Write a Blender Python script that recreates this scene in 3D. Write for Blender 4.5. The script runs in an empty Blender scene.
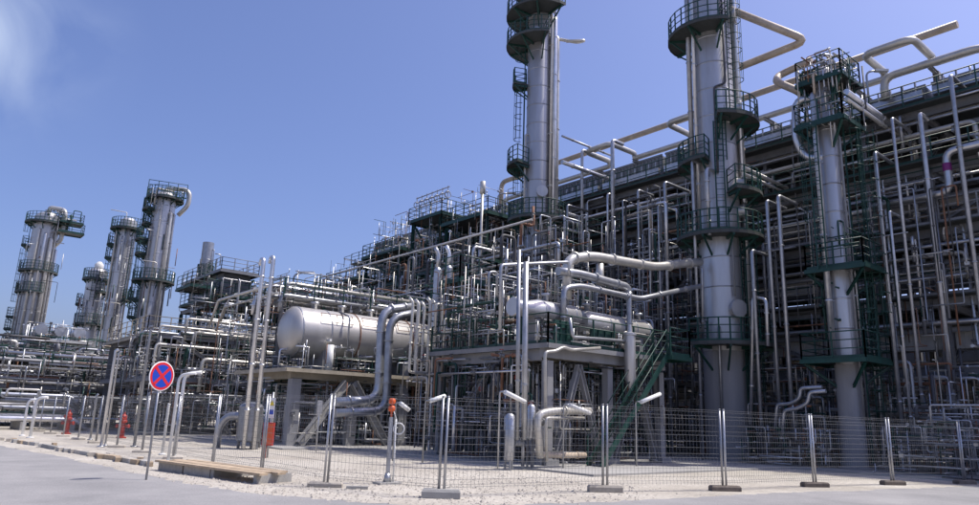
import bpy, math, random
from mathutils import Vector, Matrix
R = math.radians
V = Vector
rng = random.Random(7)
scn = bpy.context.scene
col = scn.collection

# ------------------------------------------------------------------ camera, sky, sun, exposure
# World axes follow the plant grid: X runs to the right-hand vanishing point, Y to the left-hand one.
PITCH, ROLL, YAW, FPX = 13.3, 1.9, 40.0, 700.0
cam = bpy.data.cameras.new('camera')
cam.sensor_width = 36.0
cam.lens = 36.0 * FPX / 979.0
cam.clip_end = 5000
camo = bpy.data.objects.new('camera', cam)
col.objects.link(camo)
CAMR = (Matrix.Rotation(R(-YAW), 3, 'Z') @ Matrix.Rotation(R(90 + PITCH), 3, 'X') @ Matrix.Rotation(R(ROLL), 3, 'Z'))
CAMP = V((0, 0, 1.6))
camo.matrix_world = Matrix.Translation(CAMP) @ CAMR.to_4x4()
scn.camera = camo

SUN_AZ, SUN_EL = -32.0, 61.0          # azimuth counted from +X towards +Y
sd = V((math.cos(R(SUN_AZ)) * math.cos(R(SUN_EL)), math.sin(R(SUN_AZ)) * math.cos(R(SUN_EL)), math.sin(R(SUN_EL))))
sun = bpy.data.lights.new('sun', 'SUN')
sun.energy = 4.8
sun.angle = R(0.53)
sun.color = (1.0, 0.95, 0.87)
suno = bpy.data.objects.new('sun', sun)
suno.rotation_euler = (-sd).to_track_quat('-Z', 'Y').to_euler()
col.objects.link(suno)

world = bpy.data.worlds.new('World')
scn.world = world
world.use_nodes = True
nt = world.node_tree
nt.nodes.clear()
wo = nt.nodes.new('ShaderNodeOutputWorld')
bg = nt.nodes.new('ShaderNodeBackground')
sky = nt.nodes.new('ShaderNodeTexSky')
sky.sky_type = 'NISHITA'
sky.sun_disc = False
sky.sun_elevation = R(SUN_EL)
sky.sun_rotation = math.atan2(sd.x, sd.y)
sky.air_density = 1.0
sky.dust_density = 3.0
sky.ozone_density = 6.0
tint = nt.nodes.new('ShaderNodeMix')
tint.data_type = 'RGBA'
tint.blend_type = 'MULTIPLY'
tint.inputs[0].default_value = 1.0
tint.inputs[7].default_value = (1.08, 1.0, 1.2, 1)
nt.links.new(sky.outputs[0], tint.inputs[6])
bg.inputs[1].default_value = 0.15
# a thin wisp of cloud high on the left, drawn by its direction in the sky
tc = nt.nodes.new('ShaderNodeTexCoord')
noi = nt.nodes.new('ShaderNodeTexNoise')
noi.inputs['Scale'].default_value = 7.0
noi.inputs['Detail'].default_value = 6.0
noi.inputs['Distortion'].default_value = 0.6
nt.links.new(tc.outputs['Generated'], noi.inputs['Vector'])
dist = nt.nodes.new('ShaderNodeVectorMath')
dist.operation = 'DISTANCE'
nt.links.new(tc.outputs['Generated'], dist.inputs[0])


def ray(px, py):
    return (CAMR @ V(((px - 489.5) / FPX, -(py - 252.5) / FPX, -1.0)))


dist.inputs[1].default_value = ray(-8, 28).normalized()
mr = nt.nodes.new('ShaderNodeMapRange')
mr.inputs[1].default_value = 0.17
mr.inputs[2].default_value = 0.0
mr.inputs[3].default_value = 0.0
mr.inputs[4].default_value = 1.0
mr.interpolation_type = 'SMOOTHSTEP'
nt.links.new(dist.outputs['Value'], mr.inputs[0])
nr = nt.nodes.new('ShaderNodeMapRange')
nr.inputs[1].default_value = 0.36
nr.inputs[2].default_value = 0.78
nt.links.new(noi.outputs[0], nr.inputs[0])
mu = nt.nodes.new('ShaderNodeMath')
mu.operation = 'MULTIPLY'
nt.links.new(mr.outputs[0], mu.inputs[0])
nt.links.new(nr.outputs[0], mu.inputs[1])
cl = nt.nodes.new('ShaderNodeMix')
cl.data_type = 'RGBA'
cl.inputs[7].default_value = (3.6, 4.3, 6.0, 1)
nt.links.new(mu.outputs[0], cl.inputs[0])
nt.links.new(tint.outputs[2], cl.inputs[6])
nt.links.new(cl.outputs[2], bg.inputs[0])
nt.links.new(bg.outputs[0], wo.inputs[0])

scn.view_settings.view_transform = 'Standard'
scn.view_settings.look = 'None'
scn.view_settings.exposure = 0.0
scn.view_settings.gamma = 1.0
scn.render.engine = 'CYCLES'


# ------------------------------------------------------------------ where a photo pixel meets a plane of the plant grid
def px_a(px, py, a):
    d = ray(px, py)
    return CAMP + d * ((a - CAMP.x) / d.x)


def px_b(px, py, b):
    d = ray(px, py)
    return CAMP + d * ((b - CAMP.y) / d.y)


def px_z(px, py, z=0.0):
    d = ray(px, py)
    return CAMP + d * ((z - CAMP.z) / d.z)


def cam_xy(xc, yc, z=0.0):
    c, s = math.cos(R(YAW)), math.sin(R(YAW))
    return V((c * xc + s * yc, -s * xc + c * yc, z))


# ------------------------------------------------------------------ materials
MATS = {}


def mat(name, c, rough=0.6, metal=0.0, var=0.18, scale=2.5, bump=0.0, bscale=30.0, stain=None, stain_amt=0.35, objvar=0.12, spec=0.5, streak=False):
    m = bpy.data.materials.new(name)
    m.use_nodes = True
    t = m.node_tree
    b = t.nodes['Principled BSDF']
    b.inputs['Roughness'].default_value = rough
    b.inputs['Metallic'].default_value = metal
    b.inputs['Specular IOR Level'].default_value = spec
    g = t.nodes.new('ShaderNodeNewGeometry')
    mp = t.nodes.new('ShaderNodeMapping')
    if streak:
        mp.inputs['Scale'].default_value = (1, 1, 0.12)
    t.links.new(g.outputs['Position'], mp.inputs['Vector'])
    n = t.nodes.new('ShaderNodeTexNoise')
    n.inputs['Scale'].default_value = scale
    n.inputs['Detail'].default_value = 6
    n.inputs['Roughness'].default_value = 0.65
    t.links.new(mp.outputs[0], n.inputs['Vector'])
    mrg = t.nodes.new('ShaderNodeMapRange')
    mrg.inputs[1].default_value = 0.3
    mrg.inputs[2].default_value = 0.7
    mrg.inputs[3].default_value = 1 - var
    mrg.inputs[4].default_value = 1 + var
    t.links.new(n.outputs[0], mrg.inputs[0])
    oi = t.nodes.new('ShaderNodeObjectInfo')
    om = t.nodes.new('ShaderNodeMapRange')
    om.inputs[3].default_value = 1 - objvar
    om.inputs[4].default_value = 1 + objvar
    t.links.new(oi.outputs['Random'], om.inputs[0])
    mm = t.nodes.new('ShaderNodeMath')
    mm.operation = 'MULTIPLY'
    t.links.new(mrg.outputs[0], mm.inputs[0])
    t.links.new(om.outputs[0], mm.inputs[1])
    mx = t.nodes.new('ShaderNodeMix')
    mx.data_type = 'RGBA'
    mx.blend_type = 'MULTIPLY'
    mx.inputs[0].default_value = 1.0
    mx.inputs[6].default_value = (*c, 1)
    cc = t.nodes.new('ShaderNodeCombineColor')
    for i in range(3):
        t.links.new(mm.outputs[0], cc.inputs[i])
    t.links.new(cc.outputs[0], mx.inputs[7])
    out = mx.outputs[2]
    if stain:
        n2 = t.nodes.new('ShaderNodeTexNoise')
        n2.inputs['Scale'].default_value = scale * 0.6
        n2.inputs['Detail'].default_value = 8
        n2.inputs['Roughness'].default_value = 0.7
        t.links.new(mp.outputs[0], n2.inputs['Vector'])
        r2 = t.nodes.new('ShaderNodeMapRange')
        r2.inputs[1].default_value = 0.52
        r2.inputs[2].default_value = 0.72
        r2.inputs[4].default_value = stain_amt
        t.links.new(n2.outputs[0], r2.inputs[0])
        m2 = t.nodes.new('ShaderNodeMix')
        m2.data_type = 'RGBA'
        m2.inputs[7].default_value = (*stain, 1)
        t.links.new(r2.outputs[0], m2.inputs[0])
        t.links.new(out, m2.inputs[6])
        out = m2.outputs[2]
    t.links.new(out, b.inputs['Base Color'])
    if bump > 0:
        n3 = t.nodes.new('ShaderNodeTexNoise')
        n3.inputs['Scale'].default_value = bscale
        n3.inputs['Detail'].default_value = 5
        t.links.new(g.outputs['Position'], n3.inputs['Vector'])
        bp = t.nodes.new('ShaderNodeBump')
        bp.inputs['Strength'].default_value = bump
        bp.inputs['Distance'].default_value = 0.02
        t.links.new(n3.outputs[0], bp.inputs['Height'])
        t.links.new(bp.outputs[0], b.inputs['Normal'])
    MATS[name] = m
    return m


mat('drum_skin', (0.50, 0.48, 0.45), 0.42, 0.55, 0.1, 1.5, 0.15, 5.0, (0.42, 0.37, 0.31), 0.4, 0.05, streak=True)
mat('skirt_concrete_shaded', (0.27, 0.27, 0.28), 0.8, 0, 0.14, 1.2, 0.3, 20, (0.19, 0.18, 0.175), 0.5, 0.05, streak=True)  # concrete skirts, colour darkened to stand in for shade low on the columns
mat('cladding', (0.50, 0.495, 0.495), 0.4, 0.6, 0.14, 1.2, 0.12, 6.0, (0.30, 0.27, 0.24), 0.45, 0.1, streak=True)
mat('aluminium', (0.58, 0.58, 0.59), 0.33, 0.82, 0.16, 2.0, 0.1, 9.0, (0.36, 0.34, 0.32), 0.3, 0.22)
mat('galvanised', (0.40, 0.41, 0.43), 0.4, 0.75, 0.2, 3.0, 0, 10, (0.28, 0.26, 0.24), 0.3, 0.28)
mat('pale_pipe', (0.52, 0.50, 0.455), 0.38, 0.45, 0.12, 2.0, 0, 10, (0.42, 0.37, 0.30), 0.35, 0.15)
mat('tan_pipe', (0.42, 0.35, 0.27), 0.5, 0.1, 0.2, 2.0, 0, 10, (0.22, 0.13, 0.08), 0.4, 0.25)
mat('rust', (0.20, 0.10, 0.06), 0.8, 0.0, 0.35, 4.0, 0, 10, (0.10, 0.06, 0.04), 0.5, 0.25)
mat('dark_steel', (0.06, 0.06, 0.065), 0.6, 0.1, 0.25, 3.0, 0, 10, None, 0, 0.3)
mat('grey_steel', (0.19, 0.195, 0.205), 0.55, 0.1, 0.18, 2.0, 0, 10, (0.17, 0.13, 0.10), 0.4, 0.18)
mat('fireproofing', (0.24, 0.24, 0.245), 0.85, 0.0, 0.15, 1.5, 0.3, 25, (0.20, 0.19, 0.18), 0.4, 0.1, streak=True)
mat('green_paint', (0.006, 0.044, 0.034), 0.5, 0.0, 0.25, 3.0, 0, 10, (0.03, 0.05, 0.045), 0.4, 0.2)
mat('grating', (0.06, 0.066, 0.064), 0.75, 0.1, 0.2, 4.0, 0.3, 60, None, 0, 0.2)
mat('tan_soffit', (0.33, 0.29, 0.22), 0.7, 0.0, 0.2, 2.0, 0, 10, (0.2, 0.16, 0.1), 0.4, 0.1)
mat('louvre_grey', (0.18, 0.188, 0.2), 0.55, 0.2, 0.12, 1.5, 0, 10, (0.17, 0.15, 0.14), 0.3, 0.15)
mat('red_paint', (0.38, 0.03, 0.015), 0.45, 0.0, 0.12, 4.0)
mat('orange_paint', (0.62, 0.10, 0.02), 0.5, 0.0, 0.12, 4.0)
mat('purple_band', (0.16, 0.015, 0.13), 0.5)
mat('yellow_paint', (0.65, 0.5, 0.02), 0.5)
mat('white_paint', (0.74, 0.74, 0.72), 0.5, 0, 0.08)
mat('blue_sign', (0.012, 0.06, 0.45), 0.4, 0, 0.05)
mat('red_sign', (0.58, 0.02, 0.03), 0.4, 0, 0.05)
mat('rubber_block', (0.14, 0.115, 0.095), 0.9, 0, 0.3, 8, 0.3, 60, (0.25, 0.2, 0.15), 0.5)
mat('concrete', (0.37, 0.36, 0.335), 0.9, 0, 0.16, 2.0, 0.35, 40, (0.24, 0.225, 0.2), 0.5, 0.12)
mat('timber', (0.40, 0.31, 0.21), 0.85, 0, 0.25, 6.0, 0.3, 50, (0.22, 0.16, 0.1), 0.4, 0.2)
mat('stone', (0.45, 0.41, 0.35), 0.9, 0, 0.2, 8, 0.3, 60, (0.3, 0.26, 0.2), 0.4, 0.25)
mat('black', (0.02, 0.02, 0.02), 0.6)
mat('glass_lamp', (0.55, 0.56, 0.55), 0.2, 0, 0.05)


def ground_mat(name, c1, c2, c3, sc, bump, bs, speck=0.0, dist=0.02):
    m = bpy.data.materials.new(name)
    m.use_nodes = True
    t = m.node_tree
    b = t.nodes['Principled BSDF']
    b.inputs['Roughness'].default_value = 0.92
    b.inputs['Specular IOR Level'].default_value = 0.25
    g = t.nodes.new('ShaderNodeNewGeometry')

    def noise(s, d=7, ro=0.65):
        n = t.nodes.new('ShaderNodeTexNoise')
        n.inputs['Scale'].default_value = s
        n.inputs['Detail'].default_value = d
        n.inputs['Roughness'].default_value = ro
        t.links.new(g.outputs['Position'], n.inputs['Vector'])
        return n
    n1 = noise(sc)
    r = t.nodes.new('ShaderNodeValToRGB')
    r.color_ramp.elements[0].position = 0.33
    r.color_ramp.elements[0].color = (*c1, 1)
    r.color_ramp.elements[1].position = 0.68
    r.color_ramp.elements[1].color = (*c3, 1)
    e = r.color_ramp.elements.new(0.5)
    e.color = (*c2, 1)
    t.links.new(n1.outputs[0], r.inputs[0])
    n2 = noise(bs, 4, 0.8)
    mr2 = t.nodes.new('ShaderNodeMapRange')
    mr2.inputs[1].default_value = 0.3
    mr2.inputs[2].default_value = 0.7
    mr2.inputs[3].default_value = 1 - speck
    mr2.inputs[4].default_value = 1 + speck
    t.links.new(n2.outputs[0], mr2.inputs[0])
    cc = t.nodes.new('ShaderNodeCombineColor')
    for i in range(3):
        t.links.new(mr2.outputs[0], cc.inputs[i])
    mx = t.nodes.new('ShaderNodeMix')
    mx.data_type = 'RGBA'
    mx.blend_type = 'MULTIPLY'
    mx.inputs[0].default_value = 1
    t.links.new(r.outputs[0], mx.inputs[6])
    t.links.new(cc.outputs[0], mx.inputs[7])
    t.links.new(mx.outputs[2], b.inputs['Base Color'])
    bp = t.nodes.new('ShaderNodeBump')
    bp.inputs['Strength'].default_value = bump
    bp.inputs['Distance'].default_value = dist
    t.links.new(n2.outputs[0], bp.inputs['Height'])
    t.links.new(bp.outputs[0], b.inputs['Normal'])
    MATS[name] = m


ground_mat('gravel', (0.36, 0.328, 0.275), (0.44, 0.405, 0.345), (0.52, 0.485, 0.42), 0.35, 0.7, 9.0, 0.3, 0.05)
ground_mat('asphalt', (0.225, 0.222, 0.218), (0.275, 0.268, 0.262), (0.325, 0.316, 0.305), 0.45, 0.4, 26.0, 0.22)
ground_mat('slab', (0.30, 0.29, 0.275), (0.35, 0.34, 0.32), (0.40, 0.39, 0.365), 0.5, 0.25, 15.0, 0.12)


# ------------------------------------------------------------------ mesh collector
class MB:
    def __init__(s):
        s.v, s.f, s.sm = [], [], []

    def quad(s, *idx, smooth=False):
        s.f.append(tuple(idx))
        s.sm.append(smooth)

    def box(s, x0, x1, y0, y1, z0, z1):
        i = len(s.v)
        s.v += [(x0, y0, z0), (x1, y0, z0), (x1, y1, z0), (x0, y1, z0), (x0, y0, z1), (x1, y0, z1), (x1, y1, z1), (x0, y1, z1)]
        for q in ((0, 3, 2, 1), (4, 5, 6, 7), (0, 1, 5, 4), (1, 2, 6, 5), (2, 3, 7, 6), (3, 0, 4, 7)):
            s.quad(*[i + k for k in q])
        return s

    def bar(s, p, q, w, h=None, up=(0, 0, 1)):
        p, q = V(p), V(q)
        h = h or w
        d = (q - p).normalized()
        u = V(up)
        if abs(d.dot(u)) > 0.98:
            u = V((0, 1, 0))
        sx = d.cross(u).normalized()
        sz = sx.cross(d).normalized()
        i = len(s.v)
        for c in (p, q):
            for (a, b) in ((-1, -1), (1, -1), (1, 1), (-1, 1)):
                s.v.append(tuple(c + sx * (a * w / 2) + sz * (b * h / 2)))
        for k in ((3, 2, 1, 0), (4, 5, 6, 7), (0, 1, 5, 4), (1, 2, 6, 5), (2, 3, 7, 6), (3, 0, 4, 7)):
            s.quad(*[i + j for j in k])
        return s

    def hbar(s, p, q, w, h, up=(0, 0, 1), t=0.022):
        """rolled H section: two flanges and a web"""
        p, q = V(p), V(q)
        d = (q - p).normalized()
        u = V(up)
        if abs(d.dot(u)) > 0.98:
            u = V((0, 1, 0))
        sx = d.cross(u).normalized()
        sz = sx.cross(d).normalized()
        o = sz * (h / 2 - t / 2)
        s.bar(p + o, q + o, w, t, u)
        s.bar(p - o, q - o, w, t, u)
        e = d * 0.003
        s.bar(p + e, q - e, t, h - 2 * t - 0.004, u)
        return s

    def tube(s, pts, r, n=8, bend=None, caps=True, smooth=True, seg=4):
        P = [V(p) for p in pts]
        if bend is None:
            bend = r * 2.6
        if bend > 0 and len(P) > 2:
            Q = [P[0]]
            for i in range(1, len(P) - 1):
                a, c, b = P[i - 1], P[i], P[i + 1]
                la, lb = (a - c).length, (b - c).length
                t = min(bend, la * 0.48, lb * 0.48)
                A = c + (a - c).normalized() * t
                B = c + (b - c).normalized() * t
                for k in range(seg + 1):
                    w = k / seg
                    Q.append(A * (1 - w) ** 2 + c * 2 * w * (1 - w) + B * w * w)
            Q.append(P[-1])
            P = Q
        m = len(P)
        i0 = len(s.v)
        nrm = None
        for k in range(m):
            if k == 0:
                d = P[1] - P[0]
            elif k == m - 1:
                d = P[-1] - P[-2]
            else:
                d = (P[k + 1] - P[k]).normalized() + (P[k] - P[k - 1]).normalized()
            d.normalize()
            if nrm is None:
                nrm = d.orthogonal().normalized()
            else:
                nrm = (nrm - d * nrm.dot(d))
                if nrm.length < 1e-5:
                    nrm = d.orthogonal()
                nrm.normalize()
            bi = d.cross(nrm)
            for j in range(n):
                an = 2 * math.pi * j / n
                s.v.append(tuple(P[k] + nrm * (r * math.cos(an)) + bi * (r * math.sin(an))))
        for k in range(m - 1):
            for j in range(n):
                a = i0 + k * n + j
                b = i0 + k * n + (j + 1) % n
                s.quad(a, b, b + n, a + n, smooth=smooth)
        if caps:
            s.quad(*[i0 + j for j in reversed(range(n))])
            s.quad(*[i0 + (m - 1) * n + j for j in range(n)])
        return s

    def lathe(s, prof, origin=(0, 0, 0), axis='Z', n=24, smooth=True):
        """prof: list of (radius, height) along the axis"""
        o = V(origin)
        if isinstance(axis, str):
            ax = {'X': V((1, 0, 0)), 'Y': V((0, 1, 0)), 'Z': V((0, 0, 1))}[axis]
        else:
            ax = V(axis).normalized()
        e1 = ax.orthogonal().normalized()
        e2 = ax.cross(e1)
        i0 = len(s.v)
        for (r, h) in prof:
            for j in range(n):
                an = 2 * math.pi * j / n
                s.v.append(tuple(o + ax * h + e1 * (r * math.cos(an)) + e2 * (r * math.sin(an))))
        for k in range(len(prof) - 1):
            flat = abs(prof[k][0] - prof[k + 1][0]) < 1e-6
            for j in range(n):
                a = i0 + k * n + j
                b = i0 + k * n + (j + 1) % n
                s.quad(a, b, b + n, a + n, smooth=smooth)
        s.quad(*[i0 + j for j in reversed(range(n))])
        s.quad(*[i0 + (len(prof) - 1) * n + j for j in range(n)])
        return s

    def ring(s, c, r, rt, axis='Z', n=20, m=6, a0=0, a1=360):
        """a bent rod round an axis"""
        c = V(c)
        ax = V(axis) if not isinstance(axis, str) else {'X': V((1, 0, 0)), 'Y': V((0, 1, 0)), 'Z': V((0, 0, 1))}[axis]
        e1 = V((1, 0, 0)) if abs(ax.z) > 0.9 else ax.orthogonal().normalized()
        e2 = ax.cross(e1).normalized()
        pts = []
        for k in range(n + 1):
            an = R(a0 + (a1 - a0) * k / n)
            pts.append(c + e1 * (r * math.cos(an)) + e2 * (r * math.sin(an)))
        s.tube(pts, rt, m, bend=0, caps=(a1 - a0) < 359)
        return s

    def build(s, name, m, parent=None, **props):
        me = bpy.data.meshes.new(name)
        me.from_pydata(s.v, [], s.f)
        me.polygons.foreach_set('use_smooth', s.sm)
        me.materials.append(MATS[m] if isinstance(m, str) else m)
        me.update()
        o = bpy.data.objects.new(name, me)
        col.objects.link(o)
        if parent is not None:
            o.parent = parent
            o.matrix_parent_inverse = Matrix.Translation(-V(parent.location)) if parent.type == 'EMPTY' and parent.rotation_euler[2] == 0 else Matrix.Identity(4)
        for k, v in props.items():
            o[k] = v
        return o


def sharp(o, ang=35):
    o.data.set_sharp_from_angle(angle=R(ang))
    return o


def thing(name, label, cat, loc=(0, 0, 0), group=None):
    o = bpy.data.objects.new(name, None)
    o.empty_display_size = 0.3
    o.location = loc
    col.objects.link(o)
    return tag(o, label, cat, group)


def tag(o, label, cat, group=None):
    o['label'] = label
    o['category'] = cat
    if group:
        o['group'] = group
    return o


def struct(name, m, mb):
    o = mb.build(name, m)
    o['kind'] = 'structure'
    return o


# ------------------------------------------------------------------ small builders used everywhere
def railing_on(mb, pts, h=1.1, post=1.3, r=0.024, toe=True, closed=False):
    P = [V(p) for p in pts]
    if closed:
        P.append(P[0])
    for hh, rr in ((h, r * 1.15), (h * 0.68, r), (h * 0.36, r)):
        mb.tube([p + V((0, 0, hh)) for p in P], rr, 5, bend=0)
    for i in range(len(P) - 1):
        L = (P[i + 1] - P[i]).length
        k = max(1, round(L / post))
        for j in range(k + (1 if i == len(P) - 2 else 0)):
            q = P[i].lerp(P[i + 1], j / k)
            mb.bar(q, q + V((0, 0, h)), 0.055)
        if toe:
            mb.bar(P[i] + V((0, 0, 0.06)), P[i + 1] + V((0, 0, 0.06)), 0.012, 0.12)


def ladder_on(mb, p, out, z0, z1, w=0.42, rung=0.3):
    """p: xy on the wall, out: unit vector away from the wall"""
    out = V((out[0], out[1], 0)).normalized()
    sd_ = V((-out.y, out.x, 0))
    c = V((p[0], p[1], 0)) + out * 0.18
    for s in (-1, 1):
        b = c + sd_ * (s * w / 2)
        mb.bar(b + V((0, 0, z0)), b + V((0, 0, z1)), 0.05)
    z = z0 + 0.2
    while z < z1:
        mb.bar(c - sd_ * w / 2 + V((0, 0, z)), c + sd_ * w / 2 + V((0, 0, z)), 0.025)
        z += rung


def cage_on(mb, p, out, z0, z1, r=0.38):
    out = V((out[0], out[1], 0)).normalized()
    sd_ = V((-out.y, out.x, 0))
    c = V((p[0], p[1], 0)) + out * (0.18 + 0.30)
    angs = [-110 + 220 * k / 8 for k in range(9)]
    def pt(a, z):
        return c + out * (r * math.cos(R(a))) + sd_ * (r * math.sin(R(a))) + V((0, 0, z))
    z = z0
    while z <= z1 + 0.01:
        mb.tube([pt(a, z) for a in angs], 0.022, 4, bend=0)
        z += 0.85
    for a in (-95, -50, 0, 50, 95):
        mb.bar(pt(a, z0), pt(a, z1), 0.03, 0.012)


def flange_on(mb, p, d, r, t=0.07, k=1.55, n=10):
    d = V(d).normalized()
    mb.lathe([(r * k, -t / 2), (r * k, t / 2)], p, d, n, smooth=False)


def valve(p, d, r, parent, m='grey_steel', wheel=True, up=(0, 0, 1)):
    """gate valve: body between two flanges, bonnet, stem and handwheel"""
    d = V(d).normalized()
    up = V(up)
    if abs(d.dot(up)) > 0.9:
        up = V((-0.75, -0.66, 0))
    mb = MB()
    L = r * 2.6
    mb.lathe([(r * 1.7, -L), (r * 1.7, -L + 0.05), (r * 1.05, -L + 0.06), (r * 1.45, 0), (r * 1.05, L - 0.06), (r * 1.7, L - 0.05), (r * 1.7, L)], p, d, 8)
    mb.lathe([(r * 0.9, r * 0.9), (r * 0.8, r * 2.2), (r * 1.2, r * 2.25), (r * 1.2, r * 2.7), (r * 0.35, r * 2.75), (r * 0.3, r * 5)], p, up, 8)
    v = mb.build('valve', m, parent)
    if wheel:
        w = MB()
        c = V(p) + up * (r * 4.6)
        w.ring(c, r * 1.7, r * 0.2, up, 10, 4)
        e = up.orthogonal().normalized()
        f = up.cross(e)
        w.bar(c - e * r * 1.6, c + e * r * 1.6, r * 0.25)
        w.bar(c - f * r * 1.6, c + f * r * 1.6, r * 0.25)
        wo_ = w.build('handwheel', 'red_paint' if rng.random() < 0.25 else 'dark_steel', v)
        wo_.matrix_parent_inverse = Matrix.Identity(4)
    return v


def fix(o):
    """sub-parts are written in the coordinates of their thing"""
    o.matrix_parent_inverse = Matrix.Identity(4)
    return o


def pipe(pts, r, m, parent, flanges=0, n=8, bend=None, name='pipe', band=None):
    mb = MB()
    mb.tube(pts, r, n, bend)
    P = [V(p) for p in pts]
    for k in range(flanges):
        i = rng.randrange(len(P) - 1)
        if (P[i + 1] - P[i]).length > 6 * r:
            flange_on(mb, P[i].lerp(P[i + 1], rng.uniform(0.25, 0.75)), P[i + 1] - P[i], r)
    return mb.build(name, m, parent)


PIPE_MATS = ['galvanised'] * 6 + ['aluminium'] * 3 + ['pale_pipe'] * 2 + ['tan_pipe', 'grey_steel', 'grey_steel', 'grey_steel', 'dark_steel', 'dark_steel', 'green_paint', 'green_paint', 'rust']


def pm():
    return rng.choice(PIPE_MATS)


def tower_angle(phi):
    """phi 0 faces the road corner, +90 is to the right of it"""
    return R(230 + phi)


def ring_platform(root, c, z, ri, ro, f0, f1, ang=tower_angle, paint='green_paint', rail=True, brackets=True, ends=True):
    """part of a ring of grating round a column, with kick plate, brackets and railing"""
    mb = MB()
    n = max(4, int(abs(f1 - f0) / 12))
    A = [ang(f0 + (f1 - f0) * k / n) for k in range(n + 1)]
    i0 = len(mb.v)
    for a in A:
        for (r_, zz) in ((ri, z - 0.09), (ro, z - 0.09), (ro, z), (ri, z)):
            mb.v.append((c[0] + r_ * math.cos(a), c[1] + r_ * math.sin(a), zz))
    for k in range(n):
        b = i0 + 4 * k
        for j in range(4):
            j2 = (j + 1) % 4
            mb.quad(b + j, b + 4 + j, b + 4 + j2, b + j2)
    mb.quad(i0, i0 + 1, i0 + 2, i0 + 3)
    mb.quad(i0 + 4 * n + 3, i0 + 4 * n + 2, i0 + 4 * n + 1, i0 + 4 * n)
    # edge channel
    rim = [V((c[0] + (ro + 0.02) * math.cos(a), c[1] + (ro + 0.02) * math.sin(a), z - 0.06)) for a in A]
    for k in range(n):
        mb.bar(rim[k], rim[k + 1], 0.03, 0.17)
    pl = mb.build('platform', 'grating', root)
    if brackets:
        nb = max(2, int(abs(f1 - f0) / 40) + 1)
        for k in range(nb):
            a = ang(f0 + (f1 - f0) * (k + 0.15) / (nb - 0.7))
            d = V((math.cos(a), math.sin(a), 0))
            o = V((c[0], c[1], 0))
            bk = MB()
            bk.bar(o + d * ri + V((0, 0, z - 0.17)), o + d * (ro - 0.03) + V((0, 0, z - 0.17)), 0.1, 0.14)
            bk.bar(o + d * (ri - 0.05) + V((0, 0, z - 0.17 - (ro - ri) * 0.8)), o + d * (ro - 0.15) + V((0, 0, z - 0.2)), 0.08)
            fix(bk.build('bracket', paint, pl))
    if rail:
        rl = MB()
        pts = [V((c[0] + (ro - 0.03) * math.cos(a), c[1] + (ro - 0.03) * math.sin(a), z)) for a in A]
        if ends and abs(f1 - f0) < 350:
            p0 = V((c[0] + (ri + 0.12) * math.cos(A[0]), c[1] + (ri + 0.12) * math.sin(A[0]), z))
            p1 = V((c[0] + (ri + 0.12) * math.cos(A[-1]), c[1] + (ri + 0.12) * math.sin(A[-1]), z))
            pts = [p0] + pts + [p1]
        railing_on(rl, pts, 1.1, 0.8, 0.026)
        fix(rl.build('railing', paint, pl))
    return pl


def tower_shell(root, c, prof, m, bands, n=32, skirt=0):
    mb = MB()
    if skirt:
        sk = MB()
        sk.lathe(prof[:skirt], (c[0], c[1], 0), 'Z', n)
        sharp(sk.build('skirt', 'skirt_concrete_shaded', root), 30)
        prof = [(prof[skirt][0], prof[skirt - 1][1] + 0.004)] + prof[skirt:]
    mb.lathe(prof, (c[0], c[1], 0), 'Z', n)
    o = sharp(mb.build('shell', m, root), 30)

    def rad(z):
        for (r0, z0), (r1, z1) in zip(prof, prof[1:]):
            if z0 <= z <= z1 and z1 > z0:
                return r0 + (r1 - r0) * (z - z0) / (z1 - z0)
        return prof[-1][0]
    for z in bands:
        r_ = rad(z)
        bd = MB()
        bd.lathe([(r_ + 0.004, -0.03), (r_ + 0.018, -0.028), (r_ + 0.018, 0.028), (r_ + 0.004, 0.03)], (c[0], c[1], z), 'Z', n)
        fix(bd.build('jacket_band', 'galvanised', o))
    return o


def ladder(root, c, r, phi, z0, z1, paint='green_paint', cage=True, ang=tower_angle):
    a = ang(phi)
    out = (math.cos(a), math.sin(a))
    p = (c[0] + r * out[0], c[1] + r * out[1])
    mb = MB()
    ladder_on(mb, p, out, z0, z1)
    l = mb.build('ladder', paint, root)
    if cage:
        cg = MB()
        cage_on(cg, p, out, z0 + 2.1, z1)
        fix(cg.build('cage', paint, l))
    return l


def riser(root, c, r, phi, z0, z1, pr, m, top_in=True, bottom_out=0.0, ang=tower_angle, clamps=True):
    """a pipe that runs down the side of a column"""
    a = ang(phi)
    d = V((math.cos(a), math.sin(a), 0))
    o = V((c[0], c[1], 0))
    q = o + d * (r + pr + 0.12)
    pts = [q + V((0, 0, z1)), q + V((0, 0, z0))]
    if top_in:
        pts = [o + d * (r - 0.05) + V((0, 0, z1 + 0.02))] + [q + V((0, 0, z1))] + [q + V((0, 0, z0))]
    if bottom_out:
        pts.append(q + d * bottom_out + V((0, 0, z0)))
    mb = MB()
    mb.tube(pts, pr, 10, pr * 2)
    z = z0 + 2.5
    while clamps and z < z1 - 1:
        flange_on(mb, q + V((0, 0, z)), (0, 0, 1), pr, 0.05, 1.25)
        mb.bar(o + d * (r - 0.03) + V((0, 0, z)), q + V((0, 0, z)), 0.06)
        z += rng.uniform(2.6, 3.8)
    return mb.build('pipe', m, root)


def manhole(root, c, r, phi, z, pr=0.3, m='cladding', ang=tower_angle):
    a = ang(phi)
    d = V((math.cos(a), math.sin(a), 0))
    mb = MB()
    mb.lathe([(pr, r - 0.06), (pr, r + 0.22), (pr * 1.3, r + 0.225), (pr * 1.3, r + 0.32), (pr * 0.3, r + 0.33)], (c[0], c[1], z), d, 14)
    return sharp(mb.build('manhole', m, root))


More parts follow.
